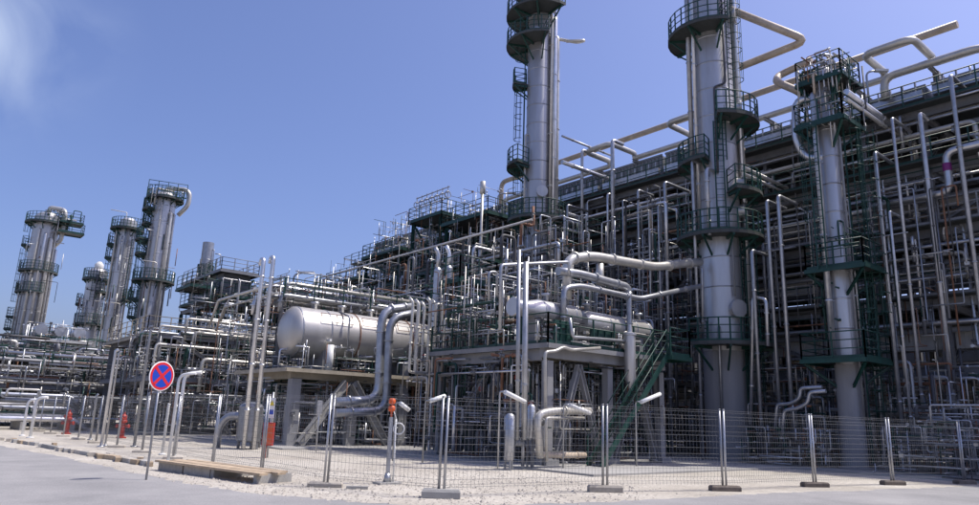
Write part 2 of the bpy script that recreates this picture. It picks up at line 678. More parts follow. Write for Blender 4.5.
# ------------------------------------------------------------------ ground
g = MB()
S = 1500
g.v = [(-S, -S, 0), (S, -S, 0), (S, S, 0), (-S, S, 0)]
g.quad(0, 1, 2, 3)
struct('ground', 'gravel', g)


def sheet(name, m, pts, z):
    mb = MB()
    mb.v = [(p[0], p[1], z) for p in pts]
    mb.quad(*range(len(pts)))
    if (V(mb.v[1]) - V(mb.v[0])).cross(V(mb.v[2]) - V(mb.v[1])).z < 0:
        mb.f[0] = tuple(reversed(mb.f[0]))
    return struct(name, m, mb)


# the road wraps round the corner of the yard: its edge as the photo shows it
edge_px = [(-60, 437), (0, 446), (60, 457), (120, 470), (180, 482), (250, 493), (330, 500), (420, 507), (520, 505), (640, 500), (760, 494), (870, 490), (979, 486), (1080, 483)]
edge = [px_z(x, y) for x, y in edge_px]
rr = random.Random(3)
E2 = []
for i in range(len(edge) - 1):
    n = 14
    for k in range(n):
        p = edge[i].lerp(edge[i + 1], k / n)
        j = 0.16
        E2.append(p + V((rr.uniform(-j, j), rr.uniform(-j, j), 0)))
E2.append(edge[-1])
first = E2[0] + V((-1.5, 120, 0))
last = E2[-1] + V((150, -30, 0))
sheet('road', 'asphalt', [first] + E2 + [last, V((170, -60, 0)), V((-60, -60, 0)), V((-60, 200, 0))], 0.005)

slab = MB()
slab.box(16.6, 60, 14.6, 29.2, 0.0, 0.06)
slab.box(13.4, 60, 29.25, 64, 0.0, 0.06)
slab.box(28.6, 60, -18, 14.55, 0.0, 0.06)
struct('plant_slab', 'slab', slab)

# ------------------------------------------------------------------ steel frames full of pipes
def jungle(root, a0, a1, b0, b1, z0, z1, n, r0=0.035, r1=0.13, mats=PIPE_MATS, valves=0.15, vert=0.5):
    for k in range(n):
        r = 0.72 * (r0 + (r1 - r0) * rng.random() ** 2.4)
        m = rng.choice(mats)
        t = rng.random()
        x, y = rng.uniform(a0, a1), rng.uniform(b0, b1)
        zl = z0 + (z1 - z0) * rng.random() * 0.6
        zh = min(z1, zl + rng.uniform(0.25, 0.9) * (z1 - z0))
        q = rng.choice([(1, 0), (-1, 0), (0, 1), (0, -1)])
        L = rng.uniform(0.5, 2.2)

        def cl_(x_, y_):
            return (min(max(x_, a0), a1), min(max(y_, b0), b1))
        if t < vert:
            e = cl_(x + q[0] * L, y + q[1] * L)
            pts = [(x, y, zl), (x, y, zh)]
            if math.hypot(e[0] - x, e[1] - y) > 0.3:
                pts.append((e[0], e[1], zh))
                if rng.random() < 0.5:
                    pts.append((e[0], e[1], zh - rng.uniform(0.4, (zh - zl) * 0.7 + 0.4)))
            if rng.random() < 0.4 and zl > 0.6:
                f = cl_(x - q[1] * L, y + q[0] * L)
                if math.hypot(f[0] - x, f[1] - y) > 0.3:
                    pts.insert(0, (f[0], f[1], zl))
        elif t < vert + (1 - vert) * 0.55:
            z = rng.uniform(z0 + 0.3, z1)
            ya, yb = sorted((rng.uniform(b0, b1), rng.uniform(b0, b1)))
            yb = max(yb, ya + 1.0)
            pts = [(x, ya, z), (x, yb, z)]
            if rng.random() < 0.6:
                pts.append((x, yb, max(0.3, z - rng.uniform(0.5, 2.5))))
            if rng.random() < 0.5:
                pts.insert(0, (x, ya, max(0.3, z - rng.uniform(0.5, 2.5))))
        else:
            z = rng.uniform(z0 + 0.3, z1)
            xa, xb = sorted((rng.uniform(a0, a1), rng.uniform(a0, a1)))
            xb = max(xb, xa + 0.9)
            pts = [(xa, y, z), (xb, y, z)]
            if rng.random() < 0.6:
                pts.insert(0, (xa, y, max(0.3, z - rng.uniform(0.5, 2.5))))
            if rng.random() < 0.4:
                pts.append((xb, y, z + rng.uniform(0.5, 1.8)))
        pipe(pts, r, m, root, 1 if rng.random() < 0.5 else 0, 8 if r > 0.07 else 6)
        if rng.random() < valves:
            i = rng.randrange(len(pts) - 1)
            p, q2 = V(pts[i]), V(pts[i + 1])
            if (q2 - p).length > 8 * r:
                valve(p.lerp(q2, 0.5), q2 - p, max(r * 0.9, 0.05), root)


def fine(root, a0, a1, b0, b1, z0, z1, n, m='galvanised', r0=0.014, r1=0.035, vert=0.5):
    """small-bore lines, tracing and instrument stubs, too thin to tell apart"""
    mb = MB()
    for k in range(n):
        r = rng.uniform(r0, r1)
        p = V((rng.uniform(a0, a1), rng.uniform(b0, b1), rng.uniform(z0, z1)))
        pts = [p]
        d = rng.choice([V((1, 0, 0)), V((0, 1, 0))]) if rng.random() > vert else V((0, 0, 1))
        for j in range(rng.choice([1, 2, 2, 3])):
            L = rng.uniform(0.4, 2.2)
            q = pts[-1] + d * L * rng.choice([-1, 1])
            q.x, q.y, q.z = min(max(q.x, a0), a1), min(max(q.y, b0), b1), min(max(q.z, z0), z1)
            if (q - pts[-1]).length > 0.15:
                pts.append(q)
            d = rng.choice([V((1, 0, 0)), V((0, 1, 0)), V((0, 0, 1)), V((0, 0, 1))])
        if len(pts) < 2:
            continue
        mb.tube(pts, r, 5, r * 3, seg=2)
        if rng.random() < 0.28:
            c = pts[0].lerp(pts[1], rng.random())
            w = rng.uniform(0.03, 0.09)
            mb.box(c.x - w, c.x + w, c.y - w, c.y + w, c.z - w * 0.8, c.z + w * 0.8)
    return mb.build('small_bore_piping', m, root, kind='stuff')


def fine_mix(root, a0, a1, b0, b1, z0, z1, n, **k):
    for m, w in (('galvanised', 0.4), ('dark_steel', 0.15), ('pale_pipe', 0.2), ('green_paint', 0.15), ('rust', 0.1)):
        fine(root, a0, a1, b0, b1, z0, z1, max(4, int(n * w)), m, **k)


def frame(root, xs, ys, levels, cw=0.3, cm='grey_steel', bm='grey_steel', bh=0.32, top=None, skip_col=()):
    """columns at every crossing of xs and ys, beams both ways at every level"""
    zt = top or max(levels)
    for x in xs:
        for y in ys:
            if (x, y) in skip_col:
                continue
            mb = MB()
            mb.hbar((x, y, 0), (x, y, zt - bh - 0.01), cw, cw * 1.05, (0, 1, 0))
            mb.box(x - cw * 0.8, x + cw * 0.8, y - cw * 0.8, y + cw * 0.8, 0.0, 0.22)
            mb.build('column', cm, root)
    for z in levels:
        for x in xs:
            mb = MB()
            mb.hbar((x, ys[0] - 0.2, z - bh / 2), (x, ys[-1] + 0.2, z - bh / 2), 0.16, bh)
            mb.build('beam', bm, root)
        for y in ys:
            mb = MB()
            mb.hbar((xs[0] - 0.1, y, z - bh / 2 - 0.012), (xs[-1] + 0.1, y, z - bh / 2 - 0.012), 0.15, bh - 0.05)
            mb.build('beam', bm, root)


def deck(root, a0, a1, b0, b1, z, paint='green_paint', rails='lrfb', m='grating', h=1.1, edge=None):
    """grating with an edge channel; rails: f = -Y side, b = +Y, l = -X, r = +X"""
    mb = MB()
    mb.box(a0, a1, b0, b1, z + 0.004, z + 0.05)
    d = mb.build('deck', m, root)
    e = MB()
    e.bar((a0 - 0.02, b0, z - 0.04), (a0 - 0.02, b1, z - 0.04), 0.05, 0.18)
    e.bar((a1 + 0.02, b0, z - 0.04), (a1 + 0.02, b1, z - 0.04), 0.05, 0.18)
    e.bar((a0, b0 - 0.02, z - 0.04), (a1, b0 - 0.02, z - 0.04), 0.05, 0.175)
    e.bar((a0, b1 + 0.02, z - 0.04), (a1, b1 + 0.02, z - 0.04), 0.05, 0.175)
    e.build('edge_channel', edge or paint, d)
    i = 0.04
    sides = {'f': [(a0 + i, b0 + i), (a1 - i, b0 + i)], 'b': [(a0 + i, b1 - i), (a1 - i, b1 - i)], 'l': [(a0 + i, b0 + i), (a0 + i, b1 - i)], 'r': [(a1 - i, b0 + i), (a1 - i, b1 - i)]}
    for s in rails:
        rl = MB()
        railing_on(rl, [(x, y, z + 0.05) for x, y in sides[s]], h, 1.3)
        rl.build('railing', paint, d)
    return d


def brace(root, p, q, w=0.2, m='grey_steel'):
    mb = MB()
    mb.hbar(p, q, w, w)
    return mb.build('brace', m, root)


def stair(root, top, bottom, w, m='green_paint'):
    """steel stair flight, stringers, treads and handrails"""
    t, b = V(top), V(bottom)
    run = V((t.x - b.x, t.y - b.y, 0))
    d = run.normalized()
    s = V((-d.y, d.x, 0))
    st = stair_o = None
    mb = MB()
    for k in (-1, 1):
        o = s * (k * w / 2)
        mb.bar(b + o, t + o, 0.04, 0.22)
    so = mb.build('stair', m, root)
    n = int((t.z - b.z) / 0.2)
    tr = MB()
    for k in range(1, n):
        c = b.lerp(t, k / n)
        tr.bar(c - s * (w / 2 - 0.02), c + s * (w / 2 - 0.02), 0.24, 0.035)
    tr.build('tread', 'grating', so)
    for k in (-1, 1):
        rl = MB()
        o = s * (k * w / 2)
        for h in (0.55, 1.05):
            rl.tube([b + o + V((0, 0, h)), t + o + V((0, 0, h))], 0.022, 6)
        for j in range(5):
            c = b.lerp(t, j / 4) + o
            rl.bar(c, c + V((0, 0, 1.05)), 0.045)
        rl.build('handrail', m, so)
    return so


def cable_tray(root, p, q, w=0.5, m='galvanised'):
    p, q = V(p), V(q)
    d = (q - p).normalized()
    s = d.cross(V((0, 0, 1))).normalized()
    mb = MB()
    mb.bar(p + s * w / 2, q + s * w / 2, 0.02, 0.11)
    mb.bar(p - s * w / 2, q - s * w / 2, 0.02, 0.11)
    mb.bar(p - V((0, 0, 0.03)), q - V((0, 0, 0.03)), w - 0.03, 0.015)
    return mb.build('cable_tray', m, root)


# ------------------------------------------------------------------ the long pipe rack with the air coolers on top
RA = [35.0, 41.0, 47.0]
RB = [0.0 + 5.2 * k for k in range(13)]          # 0 .. 62.4
RL = [4.4, 7.4, 10.6, 13.6, 16.4]
rack = thing('pipe_rack', 'long grey multi-level steel pipe rack behind the three tall steel columns', 'pipe rack', (41, 31, 0))
frame(rack, RA, RB, RL, 0.34, 'grey_steel', 'grey_steel', 0.4)
for z, (x0, x1) in ((16.4, (34.3, 47.5)), (10.6, (38.0, 46.9)), (13.6, (39.2, 46.9)), (7.4, (39.0, 46.9))):
    mb = MB()
    mb.box(x0, x1, -1, 63, z + 0.004, z + 0.06)
    mb.build('deck', 'grating', rack)
for x, z, h in ((36.6, 5.3, 0.85), (36.8, 8.4, 0.8), (37.2, 11.5, 0.75), (40.2, 5.6, 1.2), (40.6, 8.8, 1.3)):
    for i in range(12):
        mb = MB()
        mb.box(x, x + 0.12, RB[i] + 0.15, RB[i + 1] - 0.15, z, z + h)
        for k in range(6):
            yy = RB[i] + 0.5 + k * 0.83
            mb.box(x - 0.05, x - 0.002, yy, yy + 0.05, z + 0.03, z + h - 0.03)
        mb.build('fascia_panel', 'fireproofing', rack)
for (z, h) in ((5.2, 0.95), (8.3, 0.8), (11.6, 0.6)):
    for i in range(5):
        mb = MB()
        mb.box(35.3, 35.42, RB[i] + 0.22, RB[i + 1] - 0.22, z, z + h)
        for k in range(6):
            yy = RB[i] + 0.5 + k * 0.83
            mb.box(35.25, 35.298, yy, yy + 0.05, z + 0.03, z + h - 0.03)
        mb.build('fascia_panel', 'concrete', rack)
rl = MB()
railing_on(rl, [(34.35, -1, 16.46), (34.35, 63, 16.46)], 1.1, 1.5, 0.028)
rl.build('railing', 'green_paint', rack)
for z in (7.4, 10.6, 13.6):
    mb = MB()
    mb.box(34.2, 35.6, 4, 62, z + 0.004, z + 0.05)
    mb.build('walkway', 'grating', rack)
    rl = MB()
    railing_on(rl, [(34.25, 4, z + 0.05), (34.25, 62, z + 0.05)], 1.1, 1.5, 0.026)
    rl.build('railing', 'grey_steel' if z < 13 else 'green_paint', rack)
for i in range(12):
    y0, y1 = RB[i], RB[i + 1]
    ym = (y0 + y1) / 2
    if i % 2 == 0:
        brace(rack, (35.0, y0 + 0.15, 7.5), (35.0, ym, 10.1), 0.18)
        brace(rack, (35.0, y1 - 0.15, 7.5), (35.0, ym, 10.1), 0.18)
    if i % 3 == 0:
        brace(rack, (35.0, y0 + 0.15, 4.5), (35.0, y1 - 0.15, 7.0), 0.16)
    if i % 3 == 1:
        brace(rack, (35.0, y0 + 0.15, 13.2), (35.0, y1 - 0.15, 10.8), 0.16)
    brace(rack, (35.1, y0, 13.8), (38.0, y0, 16.0), 0.16)
    brace(rack, (35.1, y0, 4.6), (40.8, y0, 7.0), 0.16)
# long runs of pipe on each tier
for z in RL[:4]:
    x = 35.9
    while x < 46.5:
        r = rng.choice([0.06, 0.08, 0.1, 0.13, 0.17, 0.22])
        y0 = rng.choice([-2, 4, 9, 14])
        y1 = rng.choice([63, 63, 55, 48])
        zz = z + 0.07 + r
        pts = [(x, y0, zz), (x, y1, zz)]
        if y0 > 0 and rng.random() < 0.7:
            pts.insert(0, (x, y0, zz + rng.uniform(0.7, 1.8)))
        pipe(pts, r, rng.choice(['galvanised', 'aluminium', 'grey_steel', 'pale_pipe', 'tan_pipe']), rack, 3, 8)
        x += r * 2 + rng.uniform(0.25, 0.9)
# drops and tie-ins on the face towards the road
jungle(rack, 34.0, 35.6, 3, 20, 0.4, 16.2, 26, 0.045, 0.14, ['galvanised'] * 4 + ['aluminium'] * 3 + ['grey_steel', 'pale_pipe'], 0.1, 0.62)
jungle(rack, 34.0, 35.6, 20, 62, 0.4, 16.2, 86, 0.045, 0.16, ['galvanised'] * 4 + ['aluminium'] * 4 + ['grey_steel', 'pale_pipe'], 0.1, 0.62)
for zb, zt in ((0.3, 4.2), (4.5, 7.2), (7.5, 10.4), (10.7, 13.4), (13.7, 16.0)):
    jungle(rack, 34.4, 39.5, 3, 62, zb, zt, 22, 0.04, 0.15, PIPE_MATS, 0.3, 0.45)
fine_mix(rack, 34.0, 38.0, 2, 62, 0.2, 4.2, 420)
fine_mix(rack, 34.0, 38.0, 22, 62, 4.5, 16.0, 520)
fine_mix(rack, 34.4, 38.0, 2, 22, 4.5, 16.0, 110)
for zz_ in (6.0, 9.0, 12.0, 15.2):
    for i in range(12):
        mb = MB()
        mb.hbar((35.0, RB[i] + 0.2, zz_), (35.0, RB[i + 1] - 0.2, zz_), 0.13, 0.2)
        mb.build('girt', 'grey_steel', rack)
for (x, z, r) in ((34.75, 14.5, 0.09), (34.8, 15.15, 0.12), (34.7, 15.7, 0.07), (35.3, 16.0, 0.1), (34.8, 12.0, 0.1), (34.7, 9.3, 0.09), (34.75, 6.3, 0.12)):
    y0 = rng.uniform(5, 12)
    pipe([(x, y0, z - 1.2), (x, y0, z), (x, 60, z)], r, rng.choice(['pale_pipe', 'aluminium', 'galvanised']), rack, 4)
for i in range(13):
    for zl_, zh_ in ((13.7, 16.0), (10.7, 13.2), (7.5, 10.2)):
        mb = MB()
        yy = min(RB[-1], RB[i] + 2.6)
        mb.hbar((34.9, yy, zl_), (34.9, yy, zh_), 0.14, 0.14, (0, 1, 0))
        mb.build('stud', 'grey_steel', rack)
# equipment standing in the ground tier
for i in range(11):
    y = 5 + i * 5.2
    t = rng.random()
    mb = MB()
    mb.lathe([(0.1, 0.25), (0.55, 0.3), (0.62, 0.5), (0.62, 2.3), (0.5, 2.6), (0.1, 2.75)], (38.4 + rng.uniform(-1, 1), y, 0.05), 'Z', 16)
    mb.box(37.6, 39.2, y - 0.6, y + 0.6, 0.06, 0.32)
    sharp(mb.build('knockout_pot', rng.choice(['cladding', 'grey_steel', 'galvanised']), rack), 40)
for i in range(12):
    cable_tray(rack, (35.5, RB[i] + 0.1, 12.6), (35.5, RB[i + 1] - 0.1, 12.6), 0.6)

# air coolers: one bay between each pair of frames
for i in range(12):
    y0, y1 = RB[i] + 0.12, RB[i + 1] - 0.12
    lab = ('ribbed grey air cooler bay on top of the long pipe rack')
    ac = thing('air_cooler', lab, 'air cooler', (41, (y0 + y1) / 2, 16.46), 'row of air cooler bays on the rack')
    mb = MB()
    ct_ = 18.2 if y0 < 17 else 18.85
    mb.box(36.6, 46.6, y0, y1, 16.5 + 0.6, ct_)
    mb.build('casing', 'louvre_grey', ac)
    rb = MB()
    k = y0 + 0.05
    while k < y1 - 0.06:
        rb.box(36.545, 36.597, k, k + 0.07, 17.12, ct_ - 0.02)
        k += 0.29
    rb.box(36.5, 36.598, y0, y1, ct_ + 0.003, ct_ + 0.12)
    rb.build('side_rib', 'louvre_grey', ac)
    hd = MB()
    hd.box(36.2, 36.54, y0 + 0.1, y1 - 0.1, 17.55, 17.95)
    for k in range(8):
        yy = y0 + 0.4 + k * 0.57
        hd.tube([(36.35, yy, 17.95), (36.35, yy, 18.5)], 0.05, 6)
    hd.build('header_box', 'galvanised', ac)
    for cx in (39.2, 44.0):
        fr = MB()
        fr.lathe([(1.75, 0), (1.72, 0.5), (1.68, 0.5), (1.70, 0.0)], (cx, (y0 + y1) / 2, 16.56), 'Z', 24)
        fr.build('fan_ring', 'tan_soffit', ac)
    for (x, y) in ((36.7, y0 + 0.1), (46.5, y0 + 0.1), (36.7, y1 - 0.1), (46.5, y1 - 0.1)):
        lg = MB()
        lg.bar((x, y, 16.46), (x, y, 17.1), 0.16)
        lg.build('leg', 'grey_steel', ac)


# ------------------------------------------------------------------ the three tall columns
def place(px, py, a):
    p = px_a(px, py, a)
    return (p.x, p.y)


def zat(px, py, c):
    """height of a pixel row on the vertical through c"""
    d = ray(px, py)
    t = math.hypot(c[0] - CAMP.x, c[1] - CAMP.y) / math.hypot(d.x, d.y)
    return CAMP.z + d.z * t


# column one: slender, behind the exchanger deck
c1 = place(536, 300, 31.0)
r1 = 0.86
z1 = lambda y: zat(540, y, c1)
T1 = thing('distillation_tower', 'slim tall clad column with bright vertical pipes, behind the exchanger deck with the green stair', 'process tower', (*c1, 0))
tower_shell(T1, c1, [(r1 + 0.14, 0), (r1 + 0.14, 0.12), (r1 - 0.04, 0.14), (r1 - 0.04, z1(262)), (r1, z1(258)), (r1, 30), (r1 * 0.7, 30.6), (0.1, 30.9)], 'cladding', [z1(262) + 1.35 * k for k in range(1, 16)], 32, 4)
for (z, f0, f1, ro) in ((z1(18), -150, 40, 1.55), (z1(47), -165, 10, 1.5), (z1(86), -115, -75, 1.0), (z1(168), -140, -45, 1.25), (z1(222), -120, 80, 1.1), (z1(-12), -150, 100, 1.4)):
    ring_platform(T1, c1, z, r1 + 0.02, r1 + ro, f0, f1)
ladder(T1, c1, r1, -92, z1(88), z1(30))
ladder(T1, c1, r1, -88, z1(170), z1(88))
ladder(T1, c1, r1, -78, z1(226), z1(168))
ladder(T1, c1, r1, -70, 3, z1(226))
for (phi, pr, m, zt, zb) in ((58, 0.16, 'aluminium', 29, 2.0), (72, 0.12, 'galvanised', 28, 2.0), (86, 0.19, 'pale_pipe', z1(38), 2.0), (100, 0.13, 'aluminium', 30, 2.0), (112, 0.17, 'aluminium', 29.4, 2.0), (44, 0.09, 'pale_pipe', z1(20), z1(225)), (-62, 0.07, 'pale_pipe', z1(138), 4), (-40, 0.06, 'galvanised', z1(232), 2)):
    riser(T1, c1, r1, phi, zb, zt, pr, m)
for (phi, z) in ((10, z1(196)), (-20, z1(40)), (20, z1(10))):
    manhole(T1, c1, r1, phi, z)
# side outlet loop high on the right
a = tower_angle(88)
d1 = V((math.cos(a), math.sin(a), 0))
o1 = V((c1[0], c1[1], 0))
pipe([o1 + d1 * 0.8 + V((0, 0, z1(38))), o1 + d1 * 2.6 + V((0.0, 0, z1(42))), o1 + d1 * 2.6 + V((-.3, -1.0, z1(47))), o1 + d1 * 1.3 + V((-.3, -1.0, z1(48)))], 0.11, 'pale_pipe', T1)

# column two: the widest
c2 = place(727, 400, 31.0)
r2 = 1.04
z2 = lambda y: zat(718, y, c2)
T2 = thing('distillation_tower', 'widest tall clad column carrying a dark ladder and several green ring platforms', 'process tower', (*c2, 0))
tower_shell(T2, c2, [(r2 + 0.22, 0), (r2 + 0.22, 0.15), (r2 + 0.02, 0.18), (r2 - 0.02, z2(352)), (r2, z2(350)), (r2, 29.2), (r2 * 0.75, 29.8), (0.1, 30.1)], 'cladding', [z2(350) + 1.5 * k for k in range(1, 16)], 32, 4)
for (z, f0, f1, ro) in ((z2(38), -150, 5, 1.2), (z2(127), -15, 110, 1.15), (z2(166), -130, -35, 0.9), (z2(198), 5, 100, 1.1), (z2(240), -130, 130, 1.05), (z2(346), -60, 120, 1.35), (z2(-30), -60, 150, 1.3)):
    ring_platform(T2, c2, z, r2 + 0.02, r2 + ro, f0, f1)
ladder(T2, c2, r2, 30, z2(128), z2(5))
ladder(T2, c2, r2, -12, z2(240), z2(130), cage=False)
ladder(T2, c2, r2, -4, z2(168), z2(120))
ladder(T2, c2, r2, 40, 0.3, z2(238))
ladder(T2, c2, r2, 46, 0.3, z2(344))
for (phi, pr, m, zt, zb) in ((-84, 0.13, 'galvanised', 28, z2(210)), (-66, 0.09, 'aluminium', 28.5, z2(235)), (70, 0.1, 'aluminium', 28, 2), (88, 0.16, 'pale_pipe', 27, 2), (104, 0.12, 'galvanised', 28, 2), (-30, 0.07, 'galvanised', z2(330), 2), (55, 0.07, 'pale_pipe', z2(260), 2), (10, 0.05, 'grey_steel', z2(246), z2(300)), (96, 0.1, 'galvanised', z2(180), 1.0)):
    riser(T2, c2, r2, phi, zb, zt, pr, m)
# square blue-grey ladder back panel and the dark line that follows the shell
ab = tower_angle(-8)
db = V((math.cos(ab), math.sin(ab), 0))
o2 = V((c2[0], c2[1], 0))
zz = [z2(0), z2(92), z2(96), z2(180)]
ac_, as_ = tower_angle(14), tower_angle(-16)
pc = V((math.cos(ac_), math.sin(ac_), 0)) * (r2 + 0.1)
ps = V((math.cos(as_), math.sin(as_), 0)) * (r2 + 0.1)
pipe([o2 + pc + V((0, 0, zz[0] + 2)), o2 + pc + V((0, 0, zz[1])), o2 + ps + V((0, 0, zz[2])), o2 + ps + V((0, 0, zz[3]))], 0.06, 'dark_steel', T2)
for (phi, z) in ((60, z2(20)), (70, z2(185)), (58, z2(214)), (15, z2(312)), (75, z2(110))):
    manhole(T2, c2, r2, phi, z, 0.33)

# column three: slimmer and lower, with a square head of platforms
c3 = place(850, 400, 31.0)
r3 = 0.47
z3 = lambda y: zat(835, y, c3)
T3 = thing('distillation_tower', 'slender lower column half hidden by green caged ladders and square green head platforms', 'process tower', (*c3, 0))
tower_shell(T3, c3, [(r3 + 0.2, 0), (r3 + 0.2, 0.12), (r3 + 0.03, 0.15), (r3 + 0.03, z3(365)), (r3 - 0.03, z3(360)), (r3 - 0.03, z3(72)), (r3 * 0.6, z3(66)), (0.08, z3(63))], 'cladding', [z3(360) + 1.3 * k for k in range(1, 12)], 24, 4)
for (y, hw, off) in ((84, 1.05, 0.25), (128, 1.1, 0.1), (272, 1.25, 0.35), (362, 1.35, 0.0)):
    z = z3(y)
    x0, x1 = c3[0] - hw + off * 0.7, c3[0] + hw + off * 0.7
    y0, y1 = c3[1] - hw - off * 0.6, c3[1] + hw - off * 0.6
    d = deck(T3, x0, x1, y0, y1, z)
    for (sx, sy) in ((x0 + .1, y0 + .1), (x1 - .1, y0 + .1), (x0 + .1, y1 - .1)):
        brace(T3, (c3[0], c3[1], z - 1.4), (sx, sy, z - 0.12), 0.1, 'green_paint')
ladder(T3, c3, r3, 60, z3(270), z3(120))
ladder(T3, c3, r3, 95, z3(360), z3(225))
ladder(T3, c3, r3, 70, 0.3, z3(300))
ladder(T3, c3, r3, 40, z3(128), z3(70))
for (phi, pr, m, zt, zb) in ((-70, 0.13, 'galvanised', z3(95), z3(360)), (130, 0.1, 'aluminium', z3(120), 1), (115, 0.07, 'galvanised', z3(250), 1), (80, 0.05, 'galvanised', z3(200), 2), (20, 0.05, 'grey_steel', z3(140), 2)):
    riser(T3, c3, r3, phi, zb, zt, pr, m)
fine_mix(T3, c3[0] - 1.1, c3[0] + 1.3, c3[1] - 1.4, c3[1] + 1.0, z3(130), z3(60), 70, r0=0.02, r1=0.045)
fine(T3, c3[0] - 0.9, c3[0] + 1.2, c3[1] - 1.3, c3[1] + 0.8, z3(362), z3(225), 60, 'green_paint', 0.02, 0.05, 0.7)
ladder(T3, c3, r3 + 0.6, 78, z3(362), z3(130))
ladder(T3, c3, r3 + 0.75, 100, 0.3, z3(272))
ladder(T3, c3, r3 + 0.5, -60, z3(272), z3(130))
# bellows line that curves down beside the head
pipe([(c3[0] - 0.3, c3[1], z3(98)), px_a(796, 100, 30.6), px_a(796, 140, 30.6), px_a(806, 158, 30.8), (c3[0] - 0.3, c3[1] + 0.1, z3(158))], 0.19, 'aluminium', T3, 0, 10)
for k in range(3):
    zz = z3(80) + k * 0.4
    jungle(T3, c3[0] - 1.0, c3[0] + 1.1, c3[1] - 1.1, c3[1] + 1.0, z3(126), z3(66), 9, 0.035, 0.1, ['galvanised', 'aluminium', 'pale_pipe', 'green_paint', 'tan_pipe'], 0.5, 0.5)
pipe([(c3[0], c3[1], z3(66)), (c3[0], c3[1], z3(52)), (c3[0] + 0.5, c3[1] - .3, z3(52)), (c3[0] + 0.5, c3[1] - .3, z3(60))], 0.08, 'galvanised', T3)


# ------------------------------------------------------------------ overhead lines above the rack
def line_loops(name, label, a, z, b0, b1, r, m, loops, out, w, rise=0.35):
    """pipe along Y with horizontal expansion loops that jut out towards -X"""
    pts = [(a, b1, z - 2.2), (a, b1, z)]
    for lb in sorted(loops, reverse=True):
        pts += [(a, lb + w / 2, z), (a - 0.02, lb + w / 2, z + rise), (a - out, lb + w / 2, z + rise), (a - out, lb - w / 2, z + rise), (a - 0.02, lb - w / 2, z + rise), (a, lb - w / 2, z)]
    pts.append((a, b0, z))
    mb = MB()
    mb.tube(pts, r, 12, r * 3)
    o = mb.build(name, m)
    return tag(o, label, 'pipe')


B_hi = lambda px, py, a=37.0: px_a(px, py, a)
line_loops('overhead_pipe', 'long straight pale overhead pipe running above the air coolers', 37.6, px_a(860, 58, 37.6).z, px_a(957, 20, 37.6).y, 43.5, 0.2, 'tan_pipe', [], 0, 0)
lp = [px_a(905, 42, 36.6).y, px_a(705, 108, 36.6).y, px_a(622, 150, 36.6).y]
line_loops('overhead_pipe', 'overhead pipe with square expansion loops jutting out above the rack', 36.6, 19.3, px_a(952, 34, 36.6).y - 0.8, 42.0, 0.18, 'pale_pipe', lp, 2.6, 2.2)
pA = [px_a(739, -6, 31.6), px_a(800, 37, 33.0), px_a(806, 46, 33.0), px_a(745, 78, 33.0)]
zA = px_a(800, 42, 33.0).z
bA = px_a(806, 45, 33.0).y
mb = MB()
mb.tube([(c2[0] + 0.4, c2[1] - 0.9, zA + 2.6), (33.2, bA, zA + 0.05), (33.2, bA + 4.4, zA), (33.2, bA + 4.4, 16.5), (34.0, bA + 4.4, 16.5)], 0.2, 12, 0.6)
tag(mb.build('overhead_pipe', 'tan_pipe'), 'thick overhead pipe folding sharply back beside the widest column', 'pipe')
mb = MB()
q = px_a(779, 88, 33.6)
mb.tube([px_a(812, 60, 33.6), px_a(778, 76, 33.6), px_a(776, 82, 32.2), px_a(800, 92, 32.2), px_a(806, 100, 33.0)], 0.19, 10, 0.5)
tag(mb.build('overhead_pipe', 'tan_pipe'), 'hairpin pipe bend beside the square green head of the slender column', 'pipe')
mb = MB()
zr = px_a(940, 60, 35.8).z
mb.tube([(35.8, px_a(884, 85, 35.8).y, zr - 1.2), (35.8, px_a(884, 85, 35.8).y, zr), (35.8, 8.0, zr), (36.9, 7.0, zr), (36.9, 7.0, zr - 1.2)], 0.2, 12, 0.6)
tag(mb.build('overhead_pipe', 'pale_pipe'), 'thick pale pipe along the walkway railing at the top of the rack', 'pipe')
# goal-post supports under the overhead lines
for k, bb in enumerate([px_a(931, 40, 36.9).y, px_a(860, 75, 36.9).y, px_a(770, 100, 36.9).y, px_a(640, 160, 36.9).y, px_a(605, 170, 36.9).y]):
    mb = MB()
    mb.hbar((37.1, bb, 16.47), (37.1, bb, 19.02), 0.28, 0.28, (0, 1, 0))
    mb.hbar((36.1, bb, 18.98), (38.1, bb, 18.98), 0.16, 0.2)
    tag(mb.build('pipe_support', 'fireproofing'), 'grey steel post holding up the overhead pipes on the rack', 'support', 'pipe supports on the rack')


def vline(px0, py0, px1, a0, a1, r, m, label, dz=0.0, drop=0):
    """line along X from a column to the rack through a given pixel"""
    p = px_a(px0, py0, a0)
    pts = [(a0, p.y, p.z), (a1, p.y, p.z + dz)]
    if drop:
        pts.append((a1, p.y, p.z + dz - drop))
    mb = MB()
    mb.tube(pts, r, 10, r * 2.5)
    for k in range(3):
        flange_on(mb, V(pts[0]).lerp(V(pts[1]), 0.2 + 0.3 * k), V(pts[1]) - V(pts[0]), r, 0.05, 1.3)
    return tag(mb.build('transfer_pipe', m), label, 'pipe')


